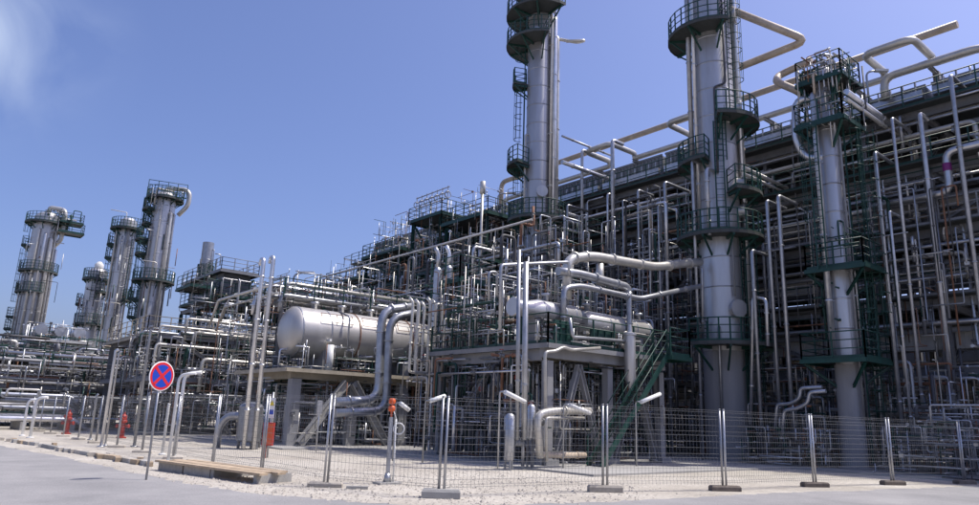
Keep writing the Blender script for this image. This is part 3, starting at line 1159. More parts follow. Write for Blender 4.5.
vline(846, 92, 925, 30.6, 38.5, 0.15, 'aluminium', 'bright upper pipe slanting from the slender column to the rack', 0, 1.0)
vline(846, 99, 925, 30.6, 38.3, 0.10, 'pale_pipe', 'thin bright pipe right under the bright upper one beside the slender column', 0, 1.0)
vline(744, 168, 800, 31.2, 36.5, 0.1, 'pale_pipe', 'sunlit thin pipe between the widest column and the rack, upper of a pair', 0, 0.6)
vline(744, 174, 800, 31.2, 36.5, 0.08, 'pale_pipe', 'sunlit thin pipe between the widest column and the rack, lower of a pair', 0, 0.6)
vline(548, 208, 640, 31.2, 39, 0.13, 'pale_pipe', 'pale pipe leaving the slim column for the rack, topmost of three', 0, 1.2)
vline(548, 215, 640, 31.2, 38, 0.12, 'aluminium', 'bright pipe leaving the slim column for the rack, middle of three', 0, 1.2)
vline(548, 224, 640, 31.2, 39, 0.1, 'pale_pipe', 'pale pipe leaving the slim column for the rack, lowest of three', 0, 1.2)
vline(562, 136, 600, 31.2, 36.4, 0.07, 'galvanised', 'thin grey line from the slim column up to the rack top', 0)
vline(562, 162, 600, 31.2, 36.4, 0.14, 'aluminium', 'thick bright pipe from the slim column to the rack top', 0)


# ------------------------------------------------------------------ exchanger deck in the middle (green stair)
GX0, GX1, GY0, GY1, GZ = 18.2, 24.8, 18.2, 24.6, 4.25
gd = thing('exchanger_deck', 'raised deck on concrete legs with green railings and chevron bracing, green stair beside it', 'platform', (GX0, GY0, 0))
for x in (GX0, 21.5, GX1):
    for y in (GY0, GY1):
        mb = MB()
        mb.box(x - 0.15, x + 0.15, y - 0.15, y + 0.15, 0, 3.7)
        mb.box(x - 0.32, x + 0.32, y - 0.32, y + 0.32, 0, 0.25)
        mb.build('leg', 'fireproofing', gd)
for (p, q) in (((GX0 - 0.3, GY0), (GX1 + 0.3, GY0)), ((GX0 - 0.3, GY1), (GX1 + 0.3, GY1))):
    mb = MB()
    mb.bar((*p, 3.98), (*q, 3.98), 0.26, 0.36)
    mb.build('beam', 'fireproofing', gd)
for x in (GX0, 21.5, GX1):
    mb = MB()
    mb.bar((x, GY0 + 0.16, 3.93), (x, GY1 - 0.16, 3.93), 0.3, 0.42)
    mb.build('beam', 'fireproofing', gd)
mb = MB()
for k in range(7):
    y = GY0 + 0.5 + k * 0.9
    mb.bar((GX0 + 0.16, y, 4.02), (GX1 - 0.16, y, 4.02), 0.1, 0.2)
mb.build('joist', 'tan_soffit', gd)
deck(gd, GX0 - 0.4, GX1 + 0.4, GY0 - 0.4, GY1 + 0.4, GZ, 'green_paint', 'frl', edge='fireproofing')
for (x, z) in ((GX0 + 0.4, 0.2), (21.1, 0.2)):
    brace(gd, (x, GY0, z), (19.85, GY0, 3.65), 0.2, 'fireproofing')
for (x, z) in ((21.9, 0.2), (GX1 - 0.3, 0.2)):
    brace(gd, (x, GY0, z), (23.2, GY0, 3.65), 0.24, 'fireproofing')
brace(gd, (GX0, GY0 + 0.4, 0.2), (GX0, 21.4, 3.65), 0.24, 'fireproofing')
brace(gd, (GX0, GY1 - 0.4, 0.2), (GX0, 21.4, 3.65), 0.24, 'fireproofing')
stair(gd, (23.6, GY0 - 1.0, GZ), (19.6, GY0 - 1.0, 0.06), 0.65)
deck(gd, 23.6, 25.0, GY0 - 1.5, GY0 - 0.45, GZ - 0.02, 'green_paint', 'fr')
# green box panels on the deck and pipework below it
for (x0, x1, z0, z1_) in ((20.3, 21.6, 4.35, 5.1), (18.3, 19.3, 4.35, 5.2)):
    mb = MB()
    mb.box(x0, x1, GY0 - 0.2, GY0 - 0.16, z0, z1_)
    for k in range(4):
        xx = x0 + (x1 - x0) * k / 3.2
        mb.box(xx, xx + 0.05, GY0 - 0.24, GY0 - 0.202, z0, z1_)
    mb.build('screen_panel', 'green_paint', gd)
jungle(gd, GX0 - 0.3, GX1, GY0 + 0.3, GY1, 0.3, 3.7, 75, 0.035, 0.12, PIPE_MATS, 0.35, 0.6)
jungle(gd, GX0 - 0.2, GX1, 20.2, GY1 + 1, 4.4, 7.6, 60, 0.03, 0.11, PIPE_MATS, 0.35, 0.5)
fine_mix(gd, GX0 - 0.6, GX1, GY0 - 0.3, GY1, 0.15, 3.8, 420, vert=0.65)
fine_mix(gd, GX0 - 0.6, GX1 + 0.5, 20.0, GY1 + 1.5, 4.3, 7.8, 330)
fine_mix(gd, GX0 - 0.5, GX1 + 0.5, GY0 - 0.4, GY0 + 0.2, 4.3, 5.2, 40)
jungle(gd, GX0 - 0.4, GX0 + 0.1, 20.2, GY1 + 0.3, 4.3, 6.4, 26, 0.03, 0.08, ['green_paint', 'green_paint', 'galvanised', 'pale_pipe'], 0.5, 0.5)
fine_mix(gd, GX1, 29, 21.0, 27, 0.15, 7.5, 320, vert=0.6)
jungle(gd, GX0 - 1.2, GX0 - 0.2, GY0, GY1 + 2, 0.2, 3.9, 40, 0.035, 0.1, PIPE_MATS, 0.4, 0.75)
jungle(gd, GX1 + 0.5, 30, 20.8, 26, 0.3, 6.5, 50, 0.035, 0.13, PIPE_MATS, 0.3, 0.6)
for k in range(9):
    y = GY0 + 0.6 + k * 0.66
    mb = MB()
    h = rng.uniform(0.9, 2.2)
    rr_ = rng.uniform(0.12, 0.26)
    mb.lathe([(rr_ * 0.3, 0.1), (rr_, 0.2), (rr_, h), (rr_ * 0.6, h + 0.12), (0.03, h + 0.16)], (GX0 + rng.uniform(-0.1, 2.0), y, 0.06), 'Z', 12)
    mb.build('filter_pot', rng.choice(['galvanised', 'cladding', 'grey_steel']), gd)


def exchanger(label, a0, a1, b, z, r, m, cone=True, base=GZ):
    t = thing('heat_exchanger', label, 'heat exchanger', ((a0 + a1) / 2, b, base + 0.05))
    mb = MB()
    if cone:
        pr_ = [(r * 0.80, a0), (r * 0.86, a0 + 0.03), (r * 0.86, a0 + 0.12), (r * 0.72, a0 + 0.13), (r * 0.72, a0 + 0.7), (r, a0 + 1.25), (r, a1 - 0.15), (r * 0.8, a1 - 0.02), (r * 0.3, a1)]
    else:
        pr_ = [(r * 0.3, a0), (r * 0.8, a0 + 0.06), (r, a0 + 0.25), (r, a1 - 0.25), (r * 0.8, a1 - 0.06), (r * 0.3, a1)]
    mb.lathe(pr_, (0, b, z), 'X', 24)
    sharp(mb.build('shell', m, t), 35)
    for k in range(4):
        x = a0 + 1.4 + (a1 - a0 - 1.8) * k / 3
        bd = MB()
        bd.lathe([(r + 0.003, -0.025), (r + 0.015, -0.02), (r + 0.015, 0.02), (r + 0.003, 0.025)], (x, b, z), 'X', 24)
        bd.build('jacket_band', 'galvanised', t)
    for x in (a0 + (a1 - a0) * 0.3, a0 + (a1 - a0) * 0.8):
        sd2 = MB()
        sd2.box(x - 0.12, x + 0.12, b - r * 0.7, b + r * 0.7, base + 0.055, z - r * 0.7)
        sd2.build('saddle', 'fireproofing', t)
    for x in (a0 + 0.4, a0 + (a1 - a0) * 0.5, a1 - 0.6):
        nz = MB()
        nz.lathe([(0.1, r * 0.6), (0.1, r + 0.2), (0.19, r + 0.21), (0.19, r + 0.3)], (x, b, z), 'Z', 10)
        nz.build('nozzle', 'galvanised', t)
    return t


exchanger('pale horizontal exchanger with a stepped round end, on the railed middle deck', 17.2, 20.7, 19.1, 5.65, 0.42, 'cladding')
exchanger('larger sunlit banded exchanger on the railed middle deck, under the thick pale pipe', 21.0, 25.4, 19.2, 5.5, 0.5, 'pale_pipe', False)


def pxpipe(pix, b, r, m, label, cat='pipe', name='process_pipe', n=10, bend=None, flanges=2, plane='b'):
    f = px_b if plane == 'b' else px_a
    pts = [f(p[0], p[1], p[2] if len(p) > 2 else b) for p in pix]
    mb = MB()
    mb.tube(pts, r, n, bend if bend else r * 2.6)
    for k in range(len(pts) - 1):
        if (pts[k + 1] - pts[k]).length > 1.5 and flanges:
            flange_on(mb, pts[k].lerp(pts[k + 1], 0.3), pts[k + 1] - pts[k], r, 0.05, 1.35)
            if flanges > 1:
                flange_on(mb, pts[k].lerp(pts[k + 1], 0.75), pts[k + 1] - pts[k], r, 0.05, 1.25)
    return tag(mb.build(name, m), label, cat)


# the fat pale line with two legs over the exchangers, and the lines round it
pxpipe([(567, 300), (567, 259), (592, 256), (655, 267), (700, 262)], 19.0, 0.2, 'pale_pipe', 'thick pale pipe arching over the exchangers on the middle deck')
pxpipe([(600, 285), (600, 264)], 19.0, 0.16, 'pale_pipe', 'short fat leg joining the arching pale pipe to the grey one below')
pxpipe([(558, 271), (580, 274), (628, 287), (629, 300)], 18.8, 0.17, 'galvanised', 'grey pipe right below the arching pale pipe over the exchangers')
pxpipe([(563, 330), (564, 288), (580, 286), (640, 299), (700, 286)], 18.6, 0.12, 'galvanised', 'grey pipe on stubby legs above the sunlit banded exchanger')
pxpipe([(629, 292), (629, 300), (630, 380), (632, 400)], 18.6, 0.12, 'galvanised', 'slim grey downcomer below the end of the grey overhead pipe')
mb = MB()
pv = px_b(630, 355, 17.6)
mb.lathe([(0.06, -1.35), (0.1, -1.2), (0.22, -0.95), (0.22, 0.75), (0.26, 0.78), (0.26, 0.86), (0.1, 0.9), (0.08, 1.2)], pv, 'Z', 14)
for k in range(2):
    mb.bar(pv + V((0, 0.1, 0.5 - k)), pv + V((0, 1.2, 0.5 - k)), 0.08)
tag(sharp(mb.build('strainer', 'cladding')), 'hanging vertical grey strainer vessel at the right end of the railed middle deck', 'vessel')
pxpipe([(500, 330), (501, 265), (569, 262), (569, 275)], 18.3, 0.06, 'galvanised', 'thin square pipe arch over the stepped exchanger', flanges=0)
pxpipe([(489, 300), (489, 272), (497, 272), (497, 296)], 18.6, 0.05, 'galvanised', 'small looped vent pipe above the stepped exchanger end', flanges=0)
pxpipe([(517, 440), (519, 250)], 17.3, 0.07, 'galvanised', 'thin upright pipe in front of the middle deck, paired with a thicker neighbour', flanges=1)
pxpipe([(524, 440), (526, 262)], 17.3, 0.1, 'galvanised', 'thicker upright pipe in front of the middle deck, paired with a thin neighbour', flanges=1)
pxpipe([(546, 460), (545, 352), (556, 351), (563, 347), (572, 350), (600, 348)], 17.5, 0.06, 'pale_pipe', 'thin pale pipe with a wavy top along the middle deck edge', flanges=0)
pxpipe([(570, 318), (572, 337), (640, 342)], 17.7, 0.06, 'galvanised', 'thin stepped pipe along the edge of the middle deck railing', flanges=0)
pxpipe([(540, 458), (537, 414), (553, 411), (590, 411)], 17.1, 0.13, 'pale_pipe', 'bright pale pipe with a bend, rising from the slab beside the green stair')
pxpipe([(547, 462), (546, 418), (584, 418)], 16.9, 0.05, 'pale_pipe', 'thin pale pipe nested under the bright bend beside the green stair', flanges=0)
pxpipe([(537, 454), (552, 455), (585, 455)], 17.3, 0.1, 'tan_pipe', 'low brown pipe along the slab behind the bright bend')
for (x, y0_, y1_, r, lb) in ((509, 413, 462, 0.16, 'upright grey filter pot, taller of two before the middle deck'), (531, 404, 440, 0.14, 'upright grey filter pot, shorter of two before the middle deck')):
    p0, p1 = px_b(x, y1_, 17.4), px_b(x, y0_, 17.4)
    t = thing('filter_pot', lb, 'filter', (p0.x, p0.y, 0))
    mb = MB()
    mb.lathe([(r * 0.4, p0.z), (r, p0.z + 0.08), (r, p1.z - 0.08), (r * 0.4, p1.z)], (p0.x, p0.y, 0), 'Z', 14)
    mb.build('body', 'galvanised', t)
    mb = MB()
    for k in range(3):
        an = 2.1 * k
        mb.bar((p0.x + r * 0.8 * math.cos(an), p0.y + r * 0.8 * math.sin(an), 0), (p0.x + r * 0.8 * math.cos(an), p0.y + r * 0.8 * math.sin(an), p0.z + 0.3), 0.05)
    mb.build('leg', 'grey_steel', t)
    mb = MB()
    mb.tube([(p0.x, p0.y, p0.z + 0.6), (p0.x + 0.7, p0.y + 0.1, p0.z + 0.6), (p0.x + 0.7, p0.y + 0.1, 0.1)], 0.06, 8)
    mb.build('pipe', 'galvanised', t)
    valve((p0.x + 0.4, p0.y + 0.05, p0.z + 0.6), (1, 0.1, 0), 0.08, t)


pxpipe([(751, 425), (753, 297), (766, 299), (768, 346)], 29.6, 0.08, 'aluminium', 'bright hooked pipe over the low green platform of the widest column', plane='a')
pxpipe([(703, 345), (702, 268), (690, 266)], 29.4, 0.07, 'galvanised', 'grey pipe climbing the left flank of the widest column from its low platform', plane='a', flanges=1)
pxpipe([(775, 432), (777, 404), (790, 404), (800, 398), (800, 388), (822, 387)], 29.6, 0.08, 'galvanised', 'stepped grey pipe near the ground between the widest and the slender column', plane='a')
pxpipe([(782, 436), (784, 410), (796, 409), (808, 403), (809, 392), (826, 391)], 29.2, 0.08, 'galvanised', 'stepped grey pipe in front of its twin between the widest and the slender column', plane='a')
for k in range(4):
    p_ = px_b(878, 384 + 6 * k, 12.6 + 0.3 * k)
    mb = MB()
    mb.tube([(p_.x, p_.y, 0.06), (p_.x, p_.y, p_.z), (p_.x + 6, p_.y, p_.z)], 0.06, 8, 0.2)
    tag(mb.build('process_pipe', rng.choice(['galvanised', 'aluminium'])), 'low level pipe of a parallel set running from the slender column into the rack', 'pipe', 'parallel low pipes by the slender column')
# fluorescent light fittings on thin posts along the plant edge
def tube_lamp(x0, y0, x1, y1, b, label, out=0.9):
    p, q = px_b(x0, y0, b), px_b(x1, y1, b)
    foot = V((p.x, p.y + 0.25, 0.06))
    t = thing('light_fitting', label, 'lamp', foot)
    mb = MB()
    mb.tube([foot, V((foot.x, foot.y, p.z + 0.02)), p], 0.03, 6, 0.1)
    mb.build('post', 'galvanised', t)
    mb = MB()
    mb.tube([p, q], 0.075, 10)
    mb.build('lamp_tube', 'white_paint', t)


tube_lamp(505, 392, 525, 402, 17.0, 'slanted white tube lamp above the taller filter pot')
tube_lamp(569, 405, 590, 413, 16.7, 'slanted white tube lamp over the bright pipe bend by the green stair')
tube_lamp(641, 402, 660, 394, 16.6, 'slanted white tube lamp tilting upwards beside the hanging strainer')
tube_lamp(400, 403, 409, 410, 21.0, 'short slanted tube lamp between the twin blue-grey pipes and the middle deck')
tube_lamp(430, 401, 445, 396, 20.0, 'slanted tube lamp tilting upwards at the corner of the middle deck')


# ------------------------------------------------------------------ drum deck further left
DX0, DX1, DY0, DY1, DZ = 14.6, 24.5, 31.6, 37.2, 3.55
dd = thing('drum_deck', 'concrete deck on posts with heavy diagonal struts under the horizontal drum', 'platform', (DX0, DY0, 0))
for x in (DX0 + 0.3, 18.0, 21.0, DX1 - 0.3):
    for y in (DY0 + 0.3, DY1 - 0.3):
        mb = MB()
        mb.box(x - 0.24, x + 0.24, y - 0.24, y + 0.24, 0, DZ - 0.42)
        mb.build('leg', 'fireproofing', dd)
    mb = MB()
    mb.bar((x, DY0 + 0.1, DZ - 0.22), (x, DY1 - 0.1, DZ - 0.22), 0.3, 0.38)
    mb.build('beam', 'tan_soffit', dd)
for y in (DY0 + 0.3, DY1 - 0.3):
    mb = MB()
    mb.bar((DX0, y, DZ - 0.21), (DX1, y, DZ - 0.21), 0.3, 0.4)
    mb.build('beam', 'tan_soffit', dd)
deck(dd, DX0 - 0.5, DX1, DY0 - 0.4, DY1 + 0.3, DZ, 'tan_soffit', '')
brace(dd, (15.2, DY0 - 0.2, 0.15), (17.4, DY0 - 0.2, 3.1), 0.34, 'concrete')
brace(dd, (19.9, DY0 - 0.2, 0.15), (17.8, DY0 - 0.2, 3.1), 0.34, 'fireproofing')
jungle(dd, DX0, DX1, DY0 - 0.2, DY1, 0.3, 3.2, 60, 0.035, 0.13, PIPE_MATS, 0.35, 0.5)
fine_mix(dd, DX0 - 0.6, DX1, DY0 - 0.6, DY1, 0.15, 3.2, 320, vert=0.6)
fine_mix(dd, DX0, DX1, DY0 - 0.3, DY1, 3.7, 5.0, 120)
fine_mix(dd, DX0 - 1, DX1, DY1, DY1 + 5, 0.2, 7.5, 260)
jungle(dd, DX0 + 0.2, DX1, DY0 - 0.3, DY1, 3.7, 4.7, 26, 0.03, 0.09, ['galvanised', 'pale_pipe', 'green_paint', 'aluminium'], 0.4, 0.4)

drum = thing('horizontal_drum', 'big silver horizontal drum with domed end and dark bands on the concrete deck', 'drum', (19, 34.2, DZ + 0.05))
ZD, YD, RD = 5.6, 34.0, 1.3
mb = MB()
A0, A1 = 14.9, 24.0
prof = []
for k in range(9):
    t = R(90 * k / 8)
    prof.append((max(0.02, RD * math.sin(t)), A0 + 0.62 * (1 - math.cos(t))))
for k in range(1, 9):
    t = R(90 * k / 8)
    prof.append((max(0.02, RD * math.cos(t)), A1 - 0.62 + 0.62 * math.sin(t)))
mb.lathe(prof, (0, YD, ZD), 'X', 40)
mb.build('shell', 'drum_skin', drum)
for x in (A0 + 0.62, 17.1, 18.75, 20.4, 22.1):
    bd = MB()
    bd.lathe([(RD + 0.002, -0.035), (RD + 0.02, -0.03), (RD + 0.02, 0.03), (RD + 0.002, 0.035)], (x, YD, ZD), 'X', 40)
    bd.build('band', 'rust' if x > 17.5 else 'galvanised', drum)
for x in (17.0, 22.0):
    bd = MB()
    bd.box(x - 0.16, x + 0.16, YD - 0.95, YD + 0.95, DZ + 0.06, ZD - 0.75)
    bd.build('saddle', 'fireproofing', drum)
fr = MB()
for x0_, x1_ in ((16.5, 18.3), (18.9, 20.8), (21.1, 22.8)):
    yf = YD - RD * 0.78
    for (p, q) in (((x0_, yf, ZD + 1.0), (x1_, yf, ZD + 1.0)), ((x0_, yf - 0.25, ZD + 0.55), (x1_, yf - 0.25, ZD + 0.55)), ((x0_, yf, ZD + 1.0), (x0_, yf - 0.25, ZD + 0.55)), ((x1_, yf, ZD + 1.0), (x1_, yf - 0.25, ZD + 0.55)), (((x0_ + x1_) / 2, yf, ZD + 1.0), ((x0_ + x1_) / 2, yf - 0.25, ZD + 0.55))):
        fr.bar(p, q, 0.03)
fr.build('clip_frame', 'rust', drum)
for x in (16.6, 18.2, 20.0, 21.6):
    nz = MB()
    nz.lathe([(0.14, RD - 0.05), (0.14, RD + 0.25), (0.25, RD + 0.26), (0.25, RD + 0.36)], (x, YD, ZD), 'Z', 12)
    nz.build('nozzle', 'galvanised', drum)
gz = MB()
gz.lathe([(0.2, -0.35), (0.2, 0.95)], (16.9, YD - RD - 0.25, DZ + 0.45), 'Z', 12)
gz.bar((16.9, YD - RD - 0.25, ZD - 0.4), (16.9, YD - RD + 0.35, ZD - 0.4), 0.12)
gz.build('level_bridle', 'white_paint', drum)
bl = MB()
bl.tube([(17.9, YD - RD - 0.2, DZ + 0.1), (17.9, YD - RD - 0.2, ZD + 0.9), (17.9, YD - 0.3, ZD + 1.3)], 0.05, 8)
bl.build('vent_pipe', 'galvanised', drum)

# pipe gallery just above the drum
gal = thing('pipe_gallery', 'gallery of pale parallel pipes on a light frame above the silver drum', 'pipe rack', (19, 34, 0))
for x in (15.2, 19.6, 24.2):
    for y in (35.0, 38.4):
        mb = MB()
        mb.hbar((x, y, DZ + 0.06), (x, y, 7.2), 0.16, 0.16, (0, 1, 0))
        mb.build('column', 'grey_steel', gal)
    mb = MB()
    mb.hbar((x, 34.5, 7.3), (x, 39.0, 7.3), 0.16, 0.22)
    mb.build('beam', 'grey_steel', gal)
for (y, z, r, x0_, x1_) in ((34.7, 7.53, 0.12, 15.0, 25.5), (35.2, 7.5, 0.09, 14.6, 25.5), (35.8, 7.58, 0.14, 14.8, 26.5), (36.5, 7.52, 0.1, 15.0, 26), (37.2, 7.55, 0.14, 14.6, 26), (37.9, 7.5, 0.08, 15.2, 25), (35.0, 8.25, 0.11, 15.4, 27), (36.8, 8.3, 0.13, 15.2, 27)):
    pipe([(x0_, y, z - 0.9), (x0_, y, z), (x1_, y, z)], r, rng.choice(['pale_pipe', 'pale_pipe', 'aluminium', 'galvanised']), gal, 3)
for (x, z, r) in ((14.7, 7.55, 0.07), (14.3, 7.9, 0.08), (14.95, 8.2, 0.05)):
    pipe([(x, 34.4, z), (x, 42, z), (x, 43.0, z - 1.4)], r, 'pale_pipe', gal, 2)
for k in range(10):
    x = 15.4 + k * 0.95
    valve((x, 35.2 if k % 2 else 36.5, 7.5 + 0.3), (1, 0, 0), 0.09, gal)
rl = MB()
railing_on(rl, [(15.0, 34.4, 7.4), (25.4, 34.4, 7.4)], 1.0, 1.6, 0.022, False)
rl.build('railing', 'green_paint', gal)
fine_mix(gal, 14.6, 25.5, 34.6, 38.6, 7.0, 9.0, 160)
jungle(gal, 15.2, 25.2, 34.6, 38.4, 7.0, 8.6, 30, 0.03, 0.09, ['galvanised', 'pale_pipe', 'aluminium', 'green_paint'], 0.5, 0.4)

# twin bends between drum and middle deck
pxpipe([(335, 402), (378, 400), (382, 310), (412, 307)], 29.0, 0.21, 'galvanised', 'thick blue-grey pipe with a rounded top beside the drum, outer of a pair', n=12, bend=0.75)
pxpipe([(335, 413), (386, 411), (390, 318), (415, 313)], 28.4, 0.19, 'galvanised', 'thick blue-grey pipe with a rounded top beside the drum, inner of a pair', n=12, bend=0.75)
# the two tall vent stacks by the grey tank
for (x, yt, lb) in ((256, 258, 'tall thin vent pipe with hooked top beside the drum, shorter of two'), (266, 256, 'tall thin vent pipe with hooked top beside the drum, taller of two')):
    f = px_b(x - 8, 404, 29.4)
    tp = zat(x, yt, (f.x, f.y))
    mb = MB()
    mb.tube([(f.x, f.y, 0.05), (f.x, f.y, tp), (f.x + 0.02, f.y + 0.34, tp + 0.02), (f.x + 0.02, f.y + 0.36, tp - 0.25)], 0.09, 12, 0.16)
    for k in range(4):
        mb.lathe([(0.12, -0.03), (0.12, 0.03)], (f.x, f.y, 1.6 + 1.9 * k), 'Z', 12)
    tag(mb.build('vent_stack', 'aluminium'), lb, 'pipe')
pt = px_z(247, 449)
tk = thing('blowdown_tank', 'squat grey tank with a side nozzle at the foot of the tall vent pipes', 'tank', (pt.x, pt.y, 0))
mb = MB()
mb.lathe([(0.42, 0.3), (0.5, 0.36), (0.5, 1.75), (0.42, 1.86), (0.1, 1.95)], (pt.x, pt.y, 0), 'Z', 20)
sharp(mb.build('body', 'galvanised', tk))
mb = MB()
mb.tube([(pt.x, pt.y, 1.35), (pt.x - 0.7, pt.y + 0.7, 1.35), (pt.x - 0.95, pt.y + 0.95, 0.9), (pt.x - 0.95, pt.y + 0.95, 0.0)], 0.16, 10)
mb.build('nozzle', 'galvanised', tk)
for k in range(4):
    an = R(45 + 90 * k)
    mb = MB()
    mb.bar((pt.x + 0.4 * math.cos(an), pt.y + 0.4 * math.sin(an), 0), (pt.x + 0.4 * math.cos(an), pt.y + 0.4 * math.sin(an), 0.42), 0.09)
    mb.build('leg', 'grey_steel', tk)
for k in range(5):
    pipe([(pt.x + 0.3 + 0.22 * k, pt.y - 0.1 + 0.12 * k, 0.05), (pt.x + 0.3 + 0.22 * k, pt.y - 0.1 + 0.12 * k, 1.2 + 0.1 * k), (pt.x + 0.1, pt.y + 0.5 + 0.1 * k, 1.2 + 0.1 * k)], 0.045, pm(), tk)


# ------------------------------------------------------------------ the stepped green structures between drum and rack
mid = thing('process_unit', 'steel structure crowded with pipes between the slim column and the silver drum', 'structure', (26, 40, 0))
frame(mid, [25.6, 29.4], [26, 31, 36, 41, 46, 51, 56], [4.8, 8.2], 0.26, 'grey_steel', 'grey_steel', 0.3)
deck(mid, 25.5, 29.5, 26, 40, 8.2, 'green_paint', 'fl')
deck(mid, 25.5, 29.5, 26, 56, 4.8, 'green_paint', 'l')
fine_mix(mid, 24.4, 29.4, 25, 56, 0.2, 8.0, 500)
fine_mix(mid, 25, 33.8, 25, 56, 8.0, 13.0, 380)
jungle(mid, 25.0, 29.4, 25.6, 56, 0.3, 4.6, 70, 0.04, 0.13, PIPE_MATS, 0.3, 0.55)
jungle(mid, 24.8, 29.4, 25.6, 56, 4.9, 8.0, 80, 0.04, 0.14, PIPE_MATS, 0.35, 0.55)
jungle(mid, 25.0, 29.4, 25.6, 54, 8.3, 12.2, 80, 0.04, 0.15, PIPE_MATS, 0.3, 0.65)

st = thing('access_tower', 'green railed platforms climbing in steps in front of the far half of the rack', 'structure', (31.5, 48, 0))
frame(st, [30.2, 33.6], [36.5, 42.0, 47.5, 53.0, 58.5], [6.0, 9.4, 12.2], 0.24, 'green_paint', 'green_paint', 0.28)
for (y0_, y1_, z, top) in ((36.0, 41.5, 15.6, 1), (41.5, 46.0, 16.7, 1), (47.0, 53.0, 14.8, 1), (53.0, 59.5, 13.2, 1)):
    deck(st, 29.9, 34.1, y0_, y1_, z, 'green_paint', 'lfb')
    for x in (30.2, 33.6):
        for y in (y0_ + 0.4, y1_ - 0.4):
            mb = MB()
            mb.hbar((x, y, 12.2), (x, y, z - 0.2), 0.2, 0.2, (0, 1, 0))
            mb.build('post', 'green_paint', st)
    brace(st, (30.2, y0_ + 0.5, 12.4), (30.2, y1_ - 0.5, z - 0.25), 0.12, 'green_paint')
for (y0_, y1_, z) in ((36.0, 47, 12.2), (36, 58, 9.4), (47, 58, 6.0)):
    deck(st, 29.9, 34.0, y0_, y1_, z, 'green_paint', 'lf')
fine_mix(st, 29.6, 34, 36, 60, 9, 15.5, 300)
fine_mix(st, 29.8, 33, 36, 52, 12.5, 18.0, 200, vert=0.6)
stair(st, (29.4, 46.5, 12.2), (29.4, 42.8, 9.4), 0.8)
stair(st, (29.4, 52.5, 9.4), (29.4, 48.5, 6.0), 0.8)
jungle(st, 29.6, 33.8, 36, 59, 6.2, 12.6, 85, 0.04, 0.15, PIPE_MATS, 0.3, 0.6)
jungle(st, 29.6, 33.8, 36, 59, 0.3, 6.0, 50, 0.04, 0.15, PIPE_MATS, 0.3, 0.6)
jungle(st, 30.2, 33.8, 36, 52, 12.4, 16.6, 36, 0.04, 0.13, PIPE_MATS, 0.2, 0.7)
# pipe spool rail on the top deck
sp = MB()
for k in range(7):
    y = 41.7 + k * 0.7
    sp.bar((30.6, y, 16.75), (30.6, y, 19.0), 0.06)
    sp.ring((30.6, y, 18.3), 0.28, 0.04, (0, 1, 0), 10, 5)
for z in (18.0, 18.5, 18.9):
    sp.tube([(30.6, 41.5, z), (30.6, 46.0, z)], 0.045, 6)
sp.build('instrument_rail', 'galvanised', st)

# pots and vessels of the middle field
def vessel(label, px, py_bot, py_top, b, r, m, legs=True, plat=None):
    p0 = px_b(px, py_bot, b)
    z0_ = p0.z
    z1_ = zat(px, py_top, (p0.x, p0.y))
    t = thing('vertical_vessel', label, 'vessel', (p0.x, p0.y, 0))
    mb = MB()
    mb.lathe([(0.05, z0_ - r * 0.5), (r * 0.7, z0_ - r * 0.35), (r, z0_), (r, z1_), (r * 0.7, z1_ + r * 0.35), (0.05, z1_ + r * 0.5)], (p0.x, p0.y, 0), 'Z', 24)
    sharp(mb.build('shell', m, t), 40)
    for k in range(4):
        an = R(45 + 90 * k)
        lg = MB()
        lg.bar((p0.x + r * 0.85 * math.cos(an), p0.y + r * 0.85 * math.sin(an), 0), (p0.x + r * 0.85 * math.cos(an), p0.y + r * 0.85 * math.sin(an), z0_ + 0.25), 0.12)
        lg.build('leg', 'grey_steel', t)
    nz = MB()
    nz.tube([(p0.x, p0.y, z1_ + r * 0.45), (p0.x, p0.y, z1_ + 0.9), (p0.x + 0.9, p0.y, z1_ + 0.9), (p0.x + 0.9, p0.y, 0.5)], 0.11, 10)
    nz.build('pipe', 'galvanised', t)
    if plat:
        deck(t, p0.x - plat, p0.x + plat, p0.y - plat, p0.y + plat, z1_ + 0.7, 'green_paint', 'lfr')
        for (sx, sy) in ((-1, -1), (1, -1), (1, 1), (-1, 1)):
            mb = MB()
            mb.bar((p0.x + sx * (plat - 0.1), p0.y + sy * (plat - 0.1), 0), (p0.x + sx * (plat - 0.1), p0.y + sy * (plat - 0.1), z1_ + 0.62), 0.12)
            mb.build('post', 'green_paint', t)
    return t


vessel('grey upright vessel under a small green platform, left of the stepped exchanger', 462, 325, 300, 26.0, 0.5, 'galvanised', plat=1.15)
for (x, yb, yt, lb) in ((435, 330, 270, 'slim upright silencer with slanted vent tip, left of two twins'), (446, 330, 268, 'slim upright silencer with slanted vent tip, right of two twins')):
    p0 = px_b(x, yb, 26.5)
    z1_ = zat(x, yt, (p0.x, p0.y))
    t = thing('silencer', 'slim upright grey silencer with a slanted vent tip, left of the small green platform', 'silencer', (p0.x, p0.y, 0), 'twin silencers')
    mb = MB()
    mb.lathe([(0.08, 0.1), (0.08, p0.z - 0.1), (0.19, p0.z), (0.19, z1_), (0.08, z1_ + 0.15)], (p0.x, p0.y, 0), 'Z', 14)
    sharp(mb.build('body', 'galvanised', t))
    mb = MB()
    mb.tube([(p0.x, p0.y, z1_), (p0.x, p0.y, z1_ + 0.75), (p0.x - 0.16, p0.y + 0.1, z1_ + 1.1)], 0.1, 10)
    mb.build('vent_tip', 'aluminium', t)
